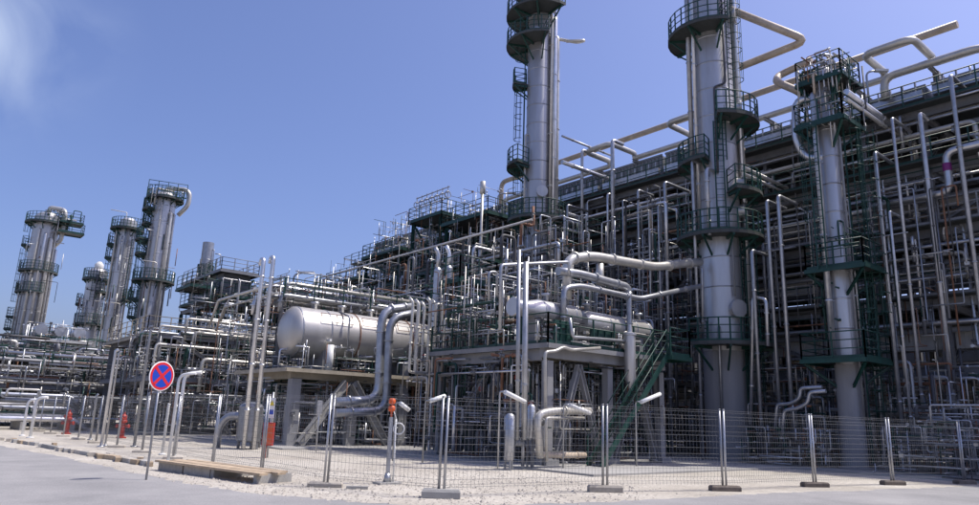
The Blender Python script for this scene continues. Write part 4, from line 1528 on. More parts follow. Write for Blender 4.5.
for k, x in enumerate((410, 416, 422, 428, 433)):
    p0 = px_b(x, 356, 25.0 + 0.1 * k)
    z1_ = zat(x, 302 + 2 * (k % 3), (p0.x, p0.y))
    mb = MB()
    mb.tube([(p0.x + 1.2, p0.y, 3.3), (p0.x, p0.y, 3.4), (p0.x, p0.y, z1_), (p0.x - 0.12, p0.y + 0.12, z1_ + 0.2)], 0.06 + 0.02 * (k % 2), 8, 0.1)
    for z in (3.0, 4.6, 5.3):
        mb.lathe([(0.11, -0.03), (0.11, 0.03)], (p0.x, p0.y, z), 'Z', 8)
    tag(mb.build('sample_pipe', 'pale_pipe'), 'slim pale riser with a bent tip, one of a row beside the twin silencers', 'pipe', 'row of pale risers')

# thin vent mast and gooseneck lamps
def mast_lamp(px, py_top, a, z0_, arm, label):
    p = px_a(px, py_top, a)
    t = thing('lamp_mast', label, 'lamp', (p.x, p.y, z0_))
    mb = MB()
    d = V((0.77, -0.64, 0)) * arm
    mb.tube([(p.x, p.y, z0_), (p.x, p.y, p.z), V((p.x, p.y, p.z + 0.1)) + d], 0.05, 6, 0.3)
    mb.build('mast', 'galvanised', t)
    mb = MB()
    e = V((p.x, p.y, p.z + 0.1)) + d
    mb.bar(e - V((0.1, -0.1, 0)), e + d.normalized() * 0.5, 0.2, 0.12)
    mb.build('lamp_head', 'glass_lamp', t)


mast_lamp(294, 274, 16.0, 7.4, 0.6, 'gooseneck lamp mast standing over the domed end of the drum')
mast_lamp(329, 284, 20.0, 7.4, 0.4, 'gooseneck lamp mast over the middle of the drum gallery')
mast_lamp(382, 238, 34.4, 13.2, 1.2, 'gooseneck lamp mast at the far end of the rack')
mast_lamp(498, 194, 31.0, 15.6, 0.8, 'gooseneck lamp mast on the green platforms left of the slim column')
mast_lamp(678, 150, 34.6, 16.4, 0.6, 'short gooseneck lamp beside the widest column at rack top')
mast_lamp(866, 72, 34.6, 16.4, 0.6, 'short gooseneck lamp beside the slender column head at rack top')
pvm = px_a(483, 182, 29.7)
vm = MB()
vm.tube([(pvm.x, pvm.y, 8.2), (pvm.x, pvm.y, pvm.z)], 0.1, 8)
vm.lathe([(0.12, -0.9), (0.2, -0.85), (0.2, 0), (0.12, 0.05)], pvm, 'Z', 10)
tag(vm.build('vent_mast', 'pale_pipe'), 'thin vent mast with a fat tip, left of the slim column', 'pipe')

# lone uprights in front of the rack that the photo shows as long pale verticals
up_labels = ['tall upright grey pipe just left of the widest column', 'thicker upright grey pipe of a pair between the slim and the widest column', 'thin upright grey pipe with a bent top, midway between slim and widest column', 'upright grey pipe between the widest and the slender column, nearer the widest one', 'upright grey pipe between the widest and the slender column, nearer the slender one', 'lower upright pipe close to the right side of the widest column', 'short hanging upright pipe on the left flank of the widest column', 'fat upright pipe beside the slim column, reaching the rack top', 'fattest upright pipe right of the slim column, reaching above the rack top', 'upright pipe alongside the bright risers of the slim column', 'upright pipe over the arching pale pipe, before the rack', 'tall upright pipe right of the slender column, passing the bright slanting pipes', 'upright pipe close to the right side of the slender column', 'tall upright pipe left of the purple-banded pipe', 'tall upright pipe right of the purple-banded pipe', 'lower thin upright pipe right of the slender column ladder']
ups = [(697, 160, 430, 29.2, 0.09), (668, 182, 430, 30.2, 0.11), (661, 205, 430, 30.6, 0.07), (774, 200, 440, 30.4, 0.1), (786, 195, 440, 30.8, 0.12), (757, 250, 440, 29.4, 0.1), (708, 168, 235, 29.3, 0.12), (582, 150, 300, 33.5, 0.13), (613, 140, 300, 33.2, 0.16), (567, 205, 330, 31.5, 0.1), (640, 190, 420, 31.0, 0.09), (910, 115, 460, 32.6, 0.09), (890, 150, 460, 32.2, 0.11), (940, 110, 460, 33.5, 0.13), (975, 70, 460, 33.8, 0.12), (902, 210, 455, 31.5, 0.07)]
for i, (x, yt, yb, a_, r) in enumerate(ups):
    p0 = px_a(x, (yt + yb) / 2, a_)
    zt = zat(x, yt, (p0.x, p0.y))
    zb = max(0.05, zat(x, yb, (p0.x, p0.y)))
    if zb < 2.0:
        zb = 0.05
    s_ = rng.choice([-1, 1])
    pts = [(p0.x, p0.y, zb), (p0.x, p0.y, zt)]
    pts.append((p0.x + rng.uniform(0.8, 2.4), p0.y, zt))
    mb = MB()
    r *= 0.8
    mb.tube(pts, r, 10, r * 2)
    for k in range(3):
        mb.lathe([(r * 1.4, -0.03), (r * 1.4, 0.03)], (p0.x, p0.y, zb + (zt - zb) * (0.2 + 0.3 * k)), 'Z', 10)
    tag(mb.build('standpipe', 'galvanised'), up_labels[i], 'pipe', 'free uprights before the rack')
mb = MB()
pp = [px_a(x, y, 34.0) for x, y in ((872, 207), (950, 190), (953, 188), (953, 150), (979, 143))]
mb.tube([pp[0], V((34.0, pp[1].y, pp[0].z)), V((34.0, pp[1].y, pp[3].z)), V((34.0, pp[1].y - 6, pp[3].z))], 0.17, 12, 0.45)
po = mb.build('banded_pipe', 'aluminium')
tag(po, 'bright stepped pipe with a purple band on its upright, on the rack face', 'pipe')
bdm = MB()
bdm.lathe([(0.175, -0.18), (0.178, -0.17), (0.178, 0.17), (0.175, 0.18)], (34.0, pp[1].y, (pp[0].z + pp[3].z) / 2 + 0.2), 'Z', 14)
bdm.build('band', 'purple_band', po)
jf = thing('pipe_cluster', 'dense thicket of upright pipes between the widest and the slim column', 'pipes', (31, 24, 0))
jungle(jf, 29.0, 34.0, 21.8, 31, 0.3, 9.0, 80, 0.04, 0.13, PIPE_MATS, 0.25, 0.65)
fine_mix(jf, 27, 34, 21.5, 33, 0.2, 5, 240, vert=0.65)
fine_mix(jf, 30, 34, 21.5, 33, 4, 11, 240, vert=0.7)
jungle(jf, 29.5, 34.0, 21.0, 34, 7.0, 14.0, 50, 0.04, 0.13, PIPE_MATS, 0.15, 0.65)
js = thing('pipe_cluster', 'dense thicket of low pipes and valves round the foot of the slender column', 'pipes', (31, 12, 0))
jungle(js, 29.5, 32.5, 13.7, 17.0, 0.3, 2.6, 30, 0.04, 0.12, PIPE_MATS, 0.35, 0.55)
jungle(js, 29.5, 32.5, 7.5, 11.5, 0.3, 2.6, 22, 0.04, 0.12, PIPE_MATS, 0.35, 0.55)
jungle(js, 32.4, 34.6, 8.0, 22, 0.3, 4.5, 60, 0.04, 0.12, PIPE_MATS, 0.35, 0.55)
fine_mix(js, 32.2, 34.5, 7, 22, 0.2, 4.2, 380, vert=0.6)
fine_mix(js, 32.6, 34.8, 7, 22, 3.0, 9, 130, vert=0.75)
fine_mix(js, 28.8, 32, 13.6, 17.2, 0.1, 1.6, 120, vert=0.5)
fine_mix(js, 28.8, 32, 7, 11.6, 0.1, 1.8, 120, vert=0.5)
jungle(js, 32.4, 34.4, 9.0, 21, 3.0, 12.0, 40, 0.04, 0.12, PIPE_MATS, 0.15, 0.65)


# ------------------------------------------------------------------ process units on the left
u3 = thing('process_unit', 'low pipe-filled structure with pale horizontal lines, behind the no-stopping sign', 'structure', (12, 44, 0))
frame(u3, [12.0, 16.5, 21.0, 25.5], [44.5, 50.0, 56.0], [3.2, 5.9], 0.26, 'grey_steel', 'grey_steel', 0.3)
deck(u3, 11.6, 26, 44.2, 56.3, 3.2, 'grey_steel', 'fl')
deck(u3, 11.6, 26, 46.0, 56.3, 5.9, 'tan_soffit', 'fl')
for (y, z, r, m) in ((44.2, 6.1, 0.09, 'pale_pipe'), (44.6, 6.35, 0.07, 'pale_pipe'), (45.2, 6.1, 0.11, 'aluminium'), (45.8, 6.05, 0.07, 'galvanised'), (44.0, 5.2, 0.08, 'pale_pipe'), (43.8, 4.5, 0.13, 'pale_pipe'), (44.1, 3.9, 0.08, 'galvanised'), (43.9, 2.4, 0.09, 'galvanised'), (44.3, 6.9, 0.08, 'pale_pipe')):
    x0_, x1_ = rng.uniform(11.2, 14.5), rng.uniform(20, 26)
    pipe([(x0_, y, max(0.2, z - rng.uniform(0.6, 2.0))), (x0_, y, z), (x1_, y, z)], r, m, u3, 3)
jungle(u3, 11.0, 26, 43.4, 48, 0.3, 3.4, 85, 0.04, 0.14, PIPE_MATS, 0.35, 0.5)
jungle(u3, 11.0, 26, 43.6, 50, 3.3, 5.8, 95, 0.04, 0.14, PIPE_MATS, 0.35, 0.5)
fine_mix(u3, 11, 26, 43.2, 50, 0.2, 6.2, 620)
jungle(u3, 14.0, 26, 47, 56, 6.0, 7.6, 50, 0.04, 0.13, PIPE_MATS, 0.3, 0.6)
for (p, q) in (((16.8, 44.3, 0.1), (14.0, 44.3, 2.9)), ((21.0, 44.3, 0.1), (18.7, 44.3, 2.9)), ((16.6, 44.3, 3.4), (13.0, 44.3, 5.6))):
    brace(u3, p, q, 0.2, 'fireproofing')

u4 = thing('process_unit', 'tall green structure with a flat railed roof, behind the drum and beside the slim stack', 'structure', (21, 60, 0))
frame(u4, [20.5, 25.5, 31.0], [60, 65, 70], [4.2, 8.0, 10.6], 0.26, 'green_paint', 'grey_steel', 0.3)
deck(u4, 20.2, 23.6, 59.7, 70, 13.2, 'grey_steel', 'lfr')
mb = MB()
mb.box(20.8, 23.2, 60.6, 69.5, 11.2, 13.15)
mb.build('ribbed_casing', 'louvre_grey', u4)
for z, (x0_, x1_) in ((8.0, (20.2, 31.2)), (11.0, (20.2, 31.2)), (4.2, (20.2, 31.2))):
    deck(u4, x0_, x1_, 59.6, 70, z, 'green_paint', 'fl')
deck(u4, 18.0, 20.1, 60, 64, 11.6, 'green_paint', 'lf')
deck(u4, 26.1, 30.5, 59.7, 66, 11.4, 'green_paint', 'f')
jungle(u4, 20, 31, 59, 63, 0.3, 4.0, 50, 0.05, 0.16, PIPE_MATS, 0.3, 0.5)
jungle(u4, 20, 31, 59, 63, 4.4, 7.8, 60, 0.05, 0.16, PIPE_MATS, 0.3, 0.5)
jungle(u4, 20, 31, 59, 63, 8.2, 12.6, 80, 0.05, 0.16, PIPE_MATS + ['green_paint'] * 5, 0.3, 0.5)
fine_mix(u4, 18, 32, 58.5, 63, 0.2, 12.4, 800, r0=0.02, r1=0.05)
jungle(u4, 26, 34, 59, 66, 6.0, 13.0, 50, 0.05, 0.14, PIPE_MATS + ['green_paint'] * 6, 0.2, 0.6)

u5 = thing('process_unit', 'two-storey pipe structure at the far end of the fence, under the thick banded towers', 'structure', (6, 60, 0))
frame(u5, [1.0, 5.5, 10.0, 14.5, 19], [58.5, 64, 70], [2.7, 4.7], 0.24, 'fireproofing', 'grey_steel', 0.32)
deck(u5, 0.6, 19, 58.2, 70, 2.7, 'grey_steel', 'f')
deck(u5, 0.6, 19, 60.2, 70, 4.7, 'green_paint', 'f')
for (y, z, r, m) in ((58.0, 3.0, 0.1, 'pale_pipe'), (58.3, 4.95, 0.12, 'aluminium'), (57.8, 4.0, 0.08, 'pale_pipe'), (57.6, 2.1, 0.1, 'galvanised')):
    pipe([(-3, y, z), (19 + rng.uniform(-4, 0), y, z), (19, y, z - 1.5)], r, m, u5, 4)
fine_mix(u5, -3, 20, 57, 62, 0.2, 5.2, 700, r0=0.02, r1=0.05)
jungle(u5, 0, 19, 57, 62, 0.3, 2.6, 100, 0.05, 0.16, PIPE_MATS, 0.35, 0.45)
jungle(u5, 0, 19, 57.5, 62, 2.8, 4.6, 80, 0.05, 0.18, PIPE_MATS, 0.35, 0.45)
jungle(u5, 0, 19, 58.5, 64, 4.8, 6.4, 70, 0.05, 0.2, PIPE_MATS, 0.3, 0.5)
for x in (1.2, 5.7, 10.2):
    brace(u5, (x, 58.3, 0.1), (x + 3.0, 58.3, 2.4), 0.18, 'fireproofing')
jungle(u5, 14, 24, 60, 68, 4.8, 7.6, 45, 0.05, 0.16, PIPE_MATS + ['green_paint'] * 3, 0.2, 0.6)
# condenser boxes on the two-storey unit
ct = px_b(56, 340, 62)
cn = thing('condenser', 'pale finned condenser with three round ends on the two-storey pipe structure', 'condenser', (ct.x, 62, 4.75))
zt_ = zat(56, 332, (ct.x, 62))
fine_mix(cn, ct.x - 2.2, ct.x + 2.4, 60.4, 63.4, 4.9, zt_ + 0.5, 70, r0=0.02, r1=0.05)
for k in range(3):
    mb = MB()
    mb.lathe([(0.3, -1.2), (0.42, -1.19), (0.42, -1.1), (0.36, -1.09), (0.36, 1.1), (0.42, 1.11), (0.42, 1.2), (0.3, 1.21)], (ct.x - 1.2 + 1.25 * k, 62, zt_), 'Y', 16)
    sharp(mb.build('barrel', 'galvanised', cn))
mb = MB()
mb.box(ct.x - 2.0, ct.x + 2.2, 60.6, 63.4, zt_ - 0.85, zt_ - 0.66)
mb.build('bed', 'pale_pipe', cn)
for (sx, sy) in ((-1.9, 60.7), (2.1, 60.7), (-1.9, 63.3), (2.1, 63.3)):
    mb = MB()
    mb.bar((ct.x + sx, sy, 4.75), (ct.x + sx, sy, zt_ - 0.86), 0.18)
    mb.build('leg', 'grey_steel', cn)
for s in (-1, 1):
    mb = MB()
    mb.bar((ct.x - 1.9 * s, 60.7, 4.8), (ct.x + 1.9 * s, 60.7, zt_ - 0.9), 0.12)
    mb.build('brace', 'grey_steel', cn)

u6 = thing('process_unit', 'far low pipe-filled structure closing the view behind the left-hand towers', 'structure', (10, 92, 0))
frame(u6, [-8, 0, 8, 16, 24, 32], [92, 100], [3, 6], 0.3, 'grey_steel', 'grey_steel', 0.35)
deck(u6, -9, 33, 91.5, 100, 3, 'grey_steel', 'f')
deck(u6, -9, 33, 91.5, 100, 6, 'green_paint', 'f')
jungle(u6, -9, 33, 90.5, 94, 0.3, 4, 80, 0.07, 0.25, PIPE_MATS, 0.1, 0.5)
jungle(u6, -9, 33, 90.5, 94, 3.2, 6, 80, 0.07, 0.25, PIPE_MATS, 0.1, 0.5)
jungle(u6, -9, 33, 90.5, 96, 6.1, 7.5, 60, 0.07, 0.25, PIPE_MATS, 0.1, 0.6)


def left_tower(name, label, px, py, D, r, ytop, m, plats, pipes, ladders, bands=14, top='dome'):
    p = cam_xy((px - 489.5) / FPX * D, D)
    d = ray(px, py)
    k = D / (d.x * math.sin(R(YAW)) + d.y * math.cos(R(YAW)))
    c = (CAMP.x + d.x * k, CAMP.y + d.y * k)
    zf = lambda y: zat(px + (py - y) * 0.15, y, c)
    zt = zf(ytop)
    t = thing(name, label, 'process tower' if name != 'exhaust_stack' else 'stack', (*c, 0))
    prof = [(r * 1.12, 0), (r * 1.12, 0.2), (r, 0.25), (r, zt - r * 0.5), (r * 0.7, zt - r * 0.15), (0.1, zt)]
    if top == 'open':
        prof = [(r * 1.1, 0), (r, 0.3), (r, zt), (r * 0.9, zt), (r * 0.9, zt - 0.5)]
    tower_shell(t, c, prof, m, [zt * k_ / bands for k_ in range(3, bands)], 24)
    for (y, f0, f1, ro) in plats:
        ring_platform(t, c, zf(y), r + 0.02, r + ro * 0.8, f0, f1)
    for (phi, pr, mm_, y0_, y1_) in pipes:
        riser(t, c, r, phi, zf(y1_), zf(y0_), pr * 0.62, mm_)
    for (phi, y0_, y1_) in ladders:
        ladder(t, c, r, phi, zf(y1_), zf(y0_))
    fine_mix(t, c[0] - r - 0.6, c[0] + r + 0.6, c[1] - r - 0.8, c[1] - r * 0.5, 6, zt - 1, 24, r0=0.03, r1=0.06, vert=0.85)
    return t, c, zf


t, c, zf = left_tower('distillation_tower', 'thick far column with a twin green head and many pale downpipes, farthest along the fence', 33, 300, 85, 1.45, 212, 'cladding',
    [(224, -180, 180, 1.1), (247, -140, -50, 1.0), (272, -140, 130, 0.8), (293, -150, 60, 0.7), (318, -150, -60, 1.2), (330, -160, -60, 1.2), (345, -150, 60, 1.2)],
    [(10, 0.2, 'pale_pipe', 232, 360), (35, 0.28, 'aluminium', 236, 360), (58, 0.34, 'pale_pipe', 240, 360), (75, 0.2, 'pale_pipe', 232, 360), (-15, 0.14, 'grey_steel', 275, 360), (-35, 0.16, 'galvanised', 275, 360), (90, 0.26, 'aluminium', 250, 360)],
    [(-70, 250, 320), (-80, 320, 360), (-60, 224, 250)])
deck(t, c[0] + 1.0, c[0] + 3.8, c[1] - 2.6, c[1] - 0.4, zf(232), 'green_paint', 'lfrb')
deck(t, c[0] + 1.0, c[0] + 3.6, c[1] - 2.4, c[1] - 0.4, zf(222), 'green_paint', 'lfrb')
pipe([(c[0], c[1], zf(212)), (c[0], c[1], zf(207)), (c[0] + 1.6, c[1] - 1.3, zf(209)), (c[0] + 1.6, c[1] - 1.3, zf(240)), (c[0] + 1.0, c[1] - 0.9, zf(246))], 0.26, 'pale_pipe', t, 0, 10)
jungle(t, c[0] - 1.5, c[0] + 3.5, c[1] - 2.6, c[1] + 1.0, zf(224), zf(210), 12, 0.06, 0.16, ['pale_pipe', 'galvanised', 'green_paint'], 0.3, 0.5)
t, c, zf = left_tower('distillation_tower', 'short far column with a white cap, lowest of the far columns', 92, 310, 75, 0.98, 268, 'cladding',
    [(280, -180, 180, 0.5), (293, 30, 130, 0.9), (305, -150, -60, 0.8), (325, -160, 160, 0.7)],
    [(60, 0.14, 'galvanised', 290, 380), (-50, 0.12, 'galvanised', 300, 380)], [(20, 278, 303), (70, 303, 345)])
mb = MB()
mb.lathe([(0.35, -0.1), (0.45, 0.2), (0.45, 0.6), (0.2, 0.9), (0.05, 0.95)], (c[0], c[1], zf(270)), 'Z', 12)
mb.build('cap', 'white_paint', t)
t, c, zf = left_tower('distillation_tower', 'slim far column with a single round green top platform, close beside a taller one', 118, 290, 73, 0.82, 218, 'cladding',
    [(230, -180, 180, 1.0), (246, -140, -50, 1.1), (259, -150, -60, 1.1), (300, 60, 120, 0.8)],
    [(25, 0.12, 'galvanised', 232, 400), (-40, 0.16, 'pale_pipe', 232, 400), (80, 0.14, 'galvanised', 232, 400)], [(-85, 232, 300), (75, 240, 300)])
pipe([(c[0] - 0.3, c[1], zf(224)), (c[0] - 0.3, c[1], zf(213)), (c[0] - 1.6, c[1] + 1.4, zf(210))], 0.05, 'white_paint', t)
t, c, zf = left_tower('distillation_tower', 'tallest far column with a big looped pipe at its head and stacked green platforms', 152, 290, 70, 1.08, 192, 'cladding',
    [(200, -180, 180, 0.9), (212, -150, -20, 1.1), (226, -140, -30, 0.9), (242, -150, -30, 1.4), (256, -120, -30, 1.2), (282, -160, 160, 1.1), (300, -150, -60, 1.2), (318, -150, -60, 1.0)],
    [(15, 0.14, 'pale_pipe', 205, 400), (60, 0.22, 'pale_pipe', 215, 400), (80, 0.2, 'galvanised', 215, 400), (-20, 0.12, 'grey_steel', 230, 400)],
    [(-60, 200, 258), (-80, 258, 330), (-40, 282, 340)])
pipe([(c[0], c[1], zf(194)), (c[0], c[1], zf(189)), (c[0] + 1.5, c[1] - 1.3, zf(189)), (c[0] + 1.9, c[1] - 1.6, zf(193)), (c[0] + 1.9, c[1] - 1.6, zf(205)), (c[0] + 1.2, c[1] - 1.0, zf(215))], 0.22, 'pale_pipe', t, 0, 10)
jungle(t, c[0] - 1.6, c[0] + 1.4, c[1] - 1.5, c[1] + 1.2, zf(212), zf(192), 14, 0.06, 0.16, ['pale_pipe', 'galvanised', 'green_paint'], 0.3, 0.5)
rl = MB()
railing_on(rl, [(c[0] - 2, c[1] - 1, zf(200)), (c[0] + 1.5, c[1] - 2, zf(200))], 1.5, 1, 0.03)
rl.build('railing', 'green_paint', t)
t, c, zf = left_tower('exhaust_stack', 'slim pale open-topped stack beside the green structure with the flat roof', 204, 280, 70, 0.55, 243, 'galvanised',
    [(276, -180, 180, 0.3)], [(80, 0.08, 'galvanised', 250, 320)], [(60, 262, 310)], 10, 'open')

# ground-level lines on sleepers at the far left
sl = thing('pipe_track', 'low track of pale pipes on sleepers behind the far end of the fence', 'pipe rack', (0, 53, 0))
for k in range(8):
    mb = MB()
    mb.box(-9 + k * 2.6, -8.7 + k * 2.6, 50.8, 55.0, 0, 0.5)
    mb.box(-8.98 + k * 2.6, -8.72 + k * 2.6, 54.2, 54.5, 0.5, 1.9)
    mb.build('sleeper', 'concrete', sl)
for (y, z, r) in ((51.0, 0.66, 0.16), (51.5, 0.62, 0.12), (52.1, 0.7, 0.2), (52.8, 0.64, 0.14), (53.4, 0.72, 0.22), (54.0, 1.3, 0.14), (54.3, 1.75, 0.18), (54.0, 2.1, 0.12)):
    pipe([(-12, y, z), (9.5, y, z), (10.2, y, z - 0.5 if z > 1.2 else 0.1)], r, rng.choice(['pale_pipe', 'aluminium', 'galvanised']), sl, 5)
jungle(sl, -6, 10, 50.6, 55, 0.3, 2.4, 50, 0.04, 0.12, PIPE_MATS, 0.5, 0.5)

# a low building closes the view behind the rack
bk = thing('process_building', 'long plain grey process building behind the rack', 'building', (66, 30, 0))
mb = MB()
mb.box(62, 76, -20, 110, 0, 11)
mb.build('wall', 'louvre_grey', bk)
rb = MB()
for k in range(100):
    rb.box(61.9, 61.998, -20 + k * 1.3, -19.85 + k * 1.3, 0.1, 10.9)
rb.build('cladding_rib', 'louvre_grey', bk)
mb = MB()
mb.box(61.7, 76.3, -20.3, 110.3, 11.003, 11.3)
mb.build('roof', 'grey_steel', bk)
u7 = thing('process_unit', 'shaded pipe-filled structure seen through the rack, along the grey building', 'structure', (52, 30, 0))
frame(u7, [51, 57], [-6, 2, 10, 18, 26, 34, 42, 50, 58, 66], [4, 8, 12], 0.3, 'grey_steel', 'grey_steel', 0.35)
for z in (4, 8, 12):
    deck(u7, 50.8, 57.2, -6, 66, z, 'grey_steel', 'l')
jungle(u7, 50, 56, -4, 66, 0.3, 4, 90, 0.06, 0.2, PIPE_MATS, 0.1, 0.5)
jungle(u7, 50, 56, -4, 66, 4.2, 8, 60, 0.06, 0.2, PIPE_MATS, 0.1, 0.5)
jungle(u7, 50, 56, -4, 66, 8.2, 12, 60, 0.06, 0.2, PIPE_MATS, 0.1, 0.5)


# ------------------------------------------------------------------ fence
def fence_panel(label, p, q, group, h=2.0, lean=0.0):
    p, q = V((p[0], p[1], 0)), V((q[0], q[1], 0))
    L = (q - p).length
    d = (q - p).normalized()
    up = V((0, 0, 1))
    nrm = V((-d.y, d.x, 0))
    t = thing('mesh_fence', label, 'fence', (p.x, p.y, 0), group)
    z0_ = 0.16
    for s, k in ((0.06, 0), (L - 0.06, 1)):
        mb = MB()
        tilt = d * rng.uniform(-0.015, 0.015)
        mb.tube([p + d * s + up * 0.06, p + d * s + tilt + up * h], 0.027, 8)
        mb.lathe([(0.033, 0), (0.03, 0.02)], p + d * s + tilt + up * h, 'Z', 8)
        mb.build('post', 'galvanised', t)
    mb = MB()
    n = int(L / 0.10)
    rw = 0.003
    for k in range(1, n):
        s = k * L / n
        pts = [p + d * s + up * z0_]
        for zf_ in (0.3, 0.85, 1.4, 1.88):
            pts += [p + d * s + up * (zf_ - 0.05), p + d * s + nrm * 0.035 + up * zf_, p + d * s + up * (zf_ + 0.05)]
        pts.append(p + d * s + up * (h - 0.02))
        mb.tube(pts, rw, 3, bend=0, caps=False)
    zz_ = [0.2, 0.25, 0.35, 0.55, 0.7, 0.8, 0.9, 1.05, 1.2, 1.35, 1.45, 1.6, 1.75, 1.83, 1.93, 1.98]
    for z in zz_:
        mb.tube([p + d * 0.07 + up * z, p + d * (L - 0.07) + up * z], 0.004, 3, bend=0, caps=False)
    mb.build('wire_mesh', 'grey_steel', t, kind='stuff')
    return t


def foot(label, p, ang, m='rubber_block', size=(0.7, 0.24, 0.13), group=None):
    mb = MB()
    l, w, h = size
    i = 0.02
    c_, s_ = math.cos(ang), math.sin(ang)
    pts = []
    for (z, k) in ((0, 0), (h * 0.7, 0), (h, i * 1.4)):
        for (sx, sy) in ((-1, -1), (1, -1), (1, 1), (-1, 1)):
            x, y = sx * (l / 2 - k), sy * (w / 2 - k)
            pts.append((p[0] + x * c_ - y * s_, p[1] + x * s_ + y * c_, z + 0.005))
    mb.v = pts
    for k in (0, 4):
        for j in range(4):
            mb.quad(k + j, k + (j + 1) % 4, k + 4 + (j + 1) % 4, k + 4 + j)
    mb.quad(8, 9, 10, 11)
    mb.quad(3, 2, 1, 0)
    return tag(mb.build('ballast_block', m), label, 'block', group)


right = [px_z(x, y) for x, y in ((441, 498), (605, 492), (725, 491), (815, 487), (893, 485), (965, 484), (1035, 482), (1100, 480))]
names_r = ['mesh panel between the corner post and the leaning post pair by the green stair', 'mesh panel in front of the green stair and the widest column', 'mesh panel on the road side of the widest column foot', 'mesh panel in front of the slender column foot', 'mesh panel right after the slender column, in front of the dark rack bay', 'last mesh panel in view on the road past the dark rack bay', 'mesh panel continuing along the road past the rack']
for i in range(len(right) - 1):
    fence_panel('galvanised ' + names_r[i], right[i], right[i + 1], 'temporary fence panels')
left_px = [(441, 498), (325, 487), (261, 475), (212, 467)]
lefts = [px_z(x, y) for x, y in left_px]
dl = V((-0.02, 3.5, 0))
for k in range(9):
    lefts.append(lefts[-1] + dl)
names_l = ['mesh panel before the twin blue-grey pipe bends, next to the corner post', 'mesh panel before the heavy diagonal strut of the drum deck', 'mesh panel before the squat grey tank, behind the plank bridge']
for i in range(len(lefts) - 1):
    if i < 3:
        fence_panel('galvanised ' + names_l[i], lefts[i + 1], lefts[i], 'temporary fence panels')
    else:
        fence_panel('galvanised mesh panel of the fence run beyond the no-stopping sign', lefts[i + 1], lefts[i], 'temporary fence panels')
ang_r = math.atan2(right[1].y - right[0].y, right[1].x - right[0].x)
foot('big pale concrete fence foot under the corner post', right[0], R(-40), 'concrete', (0.78, 0.3, 0.17))
foot('pale fence foot with a dark end under the leaning post pair by the green stair', right[1], R(-40) + 0.1, 'stone', (0.8, 0.24, 0.15))
fl = ['brown fence foot in front of the widest column', 'brown fence foot between the widest and the slender column', 'brown fence foot just past the slender column', 'brown fence foot in front of the dark rack bay', 'brown fence foot further along the road', 'brown fence foot at the road end']
for i in range(2, len(right)):
    foot(fl[i - 2], right[i], R(-38 + 3 * i), 'rubber_block', (0.78, 0.23, 0.13), 'fence feet along the road')
foot('flat pale fence foot before the heavy diagonal strut', lefts[1], R(-35), 'stone', (0.75, 0.26, 0.1))
for i in range(2, len(lefts)):
    foot('flat pale fence foot along the fence towards the far towers', lefts[i], R(rng.uniform(-30, 0)), 'stone', (0.6, 0.24, 0.09), 'fence feet along the gravel')


# ------------------------------------------------------------------ no-stopping sign
sp_ = px_z(146, 480)
sg = thing('traffic_sign', 'round blue no-stopping sign with red border and cross on a thin post', 'sign', (sp_.x, sp_.y, 0))
zc = zat(160, 376, (sp_.x, sp_.y))
sa = R(294)
sn = V((math.cos(sa), math.sin(sa), 0))
su = V((-sn.y, sn.x, 0))
mb = MB()
mb.tube([(sp_.x, sp_.y, 0), (sp_.x, sp_.y, zc + 0.1)], 0.026, 10)
mb.build('post', 'galvanised', sg)
oc = V((sp_.x, sp_.y, zc)) + sn * 0.03
RS = 0.34
mb = MB()
mb.lathe([(RS - 0.01, 0), (RS, 0.004), (RS, 0.016), (RS - 0.01, 0.018)], oc, sn, 40)
pl = mb.build('plate', 'white_paint', sg)
mb = MB()
mb.lathe([(RS - 0.025, 0.0), (RS - 0.025, 0.0215)], oc, sn, 40, False)
mb.build('red_border', 'red_sign', pl)
mb = MB()
mb.lathe([(RS * 0.76, 0.0), (RS * 0.76, 0.0245)], oc, sn, 40, False)
mb.build('blue_field', 'blue_sign', pl)
mb = MB()
for s, e in ((1, 0.0265), (-1, 0.028)):
    a_ = (su + V((0, 0, s))).normalized()
    mb.bar(oc + sn * (e - 0.004) - a_ * RS * 0.78, oc + sn * (e - 0.004) + a_ * RS * 0.78, RS * 0.2, 0.008, sn)
mb.build('red_cross', 'red_sign', pl)

# ------------------------------------------------------------------ gooseneck vents and posts near the sign
def goose(label, px, yb, yt, dx, r, m='galvanised', b=None):
    p = px_z(px, yb)
    zt = zat(px + 4, yt, (p.x, p.y))
    mb = MB()
    e = V((0.77, -0.64, 0)) * dx
    mb.tube([(p.x, p.y, 0), (p.x, p.y, zt), V((p.x, p.y, zt + 0.05)) + e], r, 10, 0.25)
    mb.lathe([(r * 2.4, 0), (r * 2.4, 0.05), (r * 1.1, 0.06)], (p.x, p.y, 0), 'Z', 10)
    return tag(mb.build('vent_pipe', m), label, 'pipe')


# gooses
goose('thin white post with a bent arm by the fence, nearest behind the sign', 168, 462, 374, 0.5, 0.045, 'white_paint')
goose('thicker white post with a bent arm by the fence, right behind the sign', 174, 458, 373, 0.55, 0.055, 'white_paint')
goose('short white post beside the two bent-arm posts', 162, 455, 405, 0.02, 0.05, 'white_paint')
goose('tall grey pole left of the sign, rising past the tallest far column', 134, 447, 330, 0.02, 0.06)
goose('thick pale riser pole by the fence with a hooked top', 101, 447, 350, 0.1, 0.06, 'aluminium')
goose('slim pale riser pole paired with the thick hooked one', 105, 446, 352, 0.1, 0.04, 'aluminium')
goose('pale bent-top post at the far fence, first of two', 22, 436, 400, 0.5, 0.06, 'white_paint')
goose('pale bent-top post at the far fence, second of two', 30, 438, 398, 0.5, 0.07, 'white_paint')
goose('straight grey post among the far fence feet', 90, 440, 395, 0.05, 0.05)


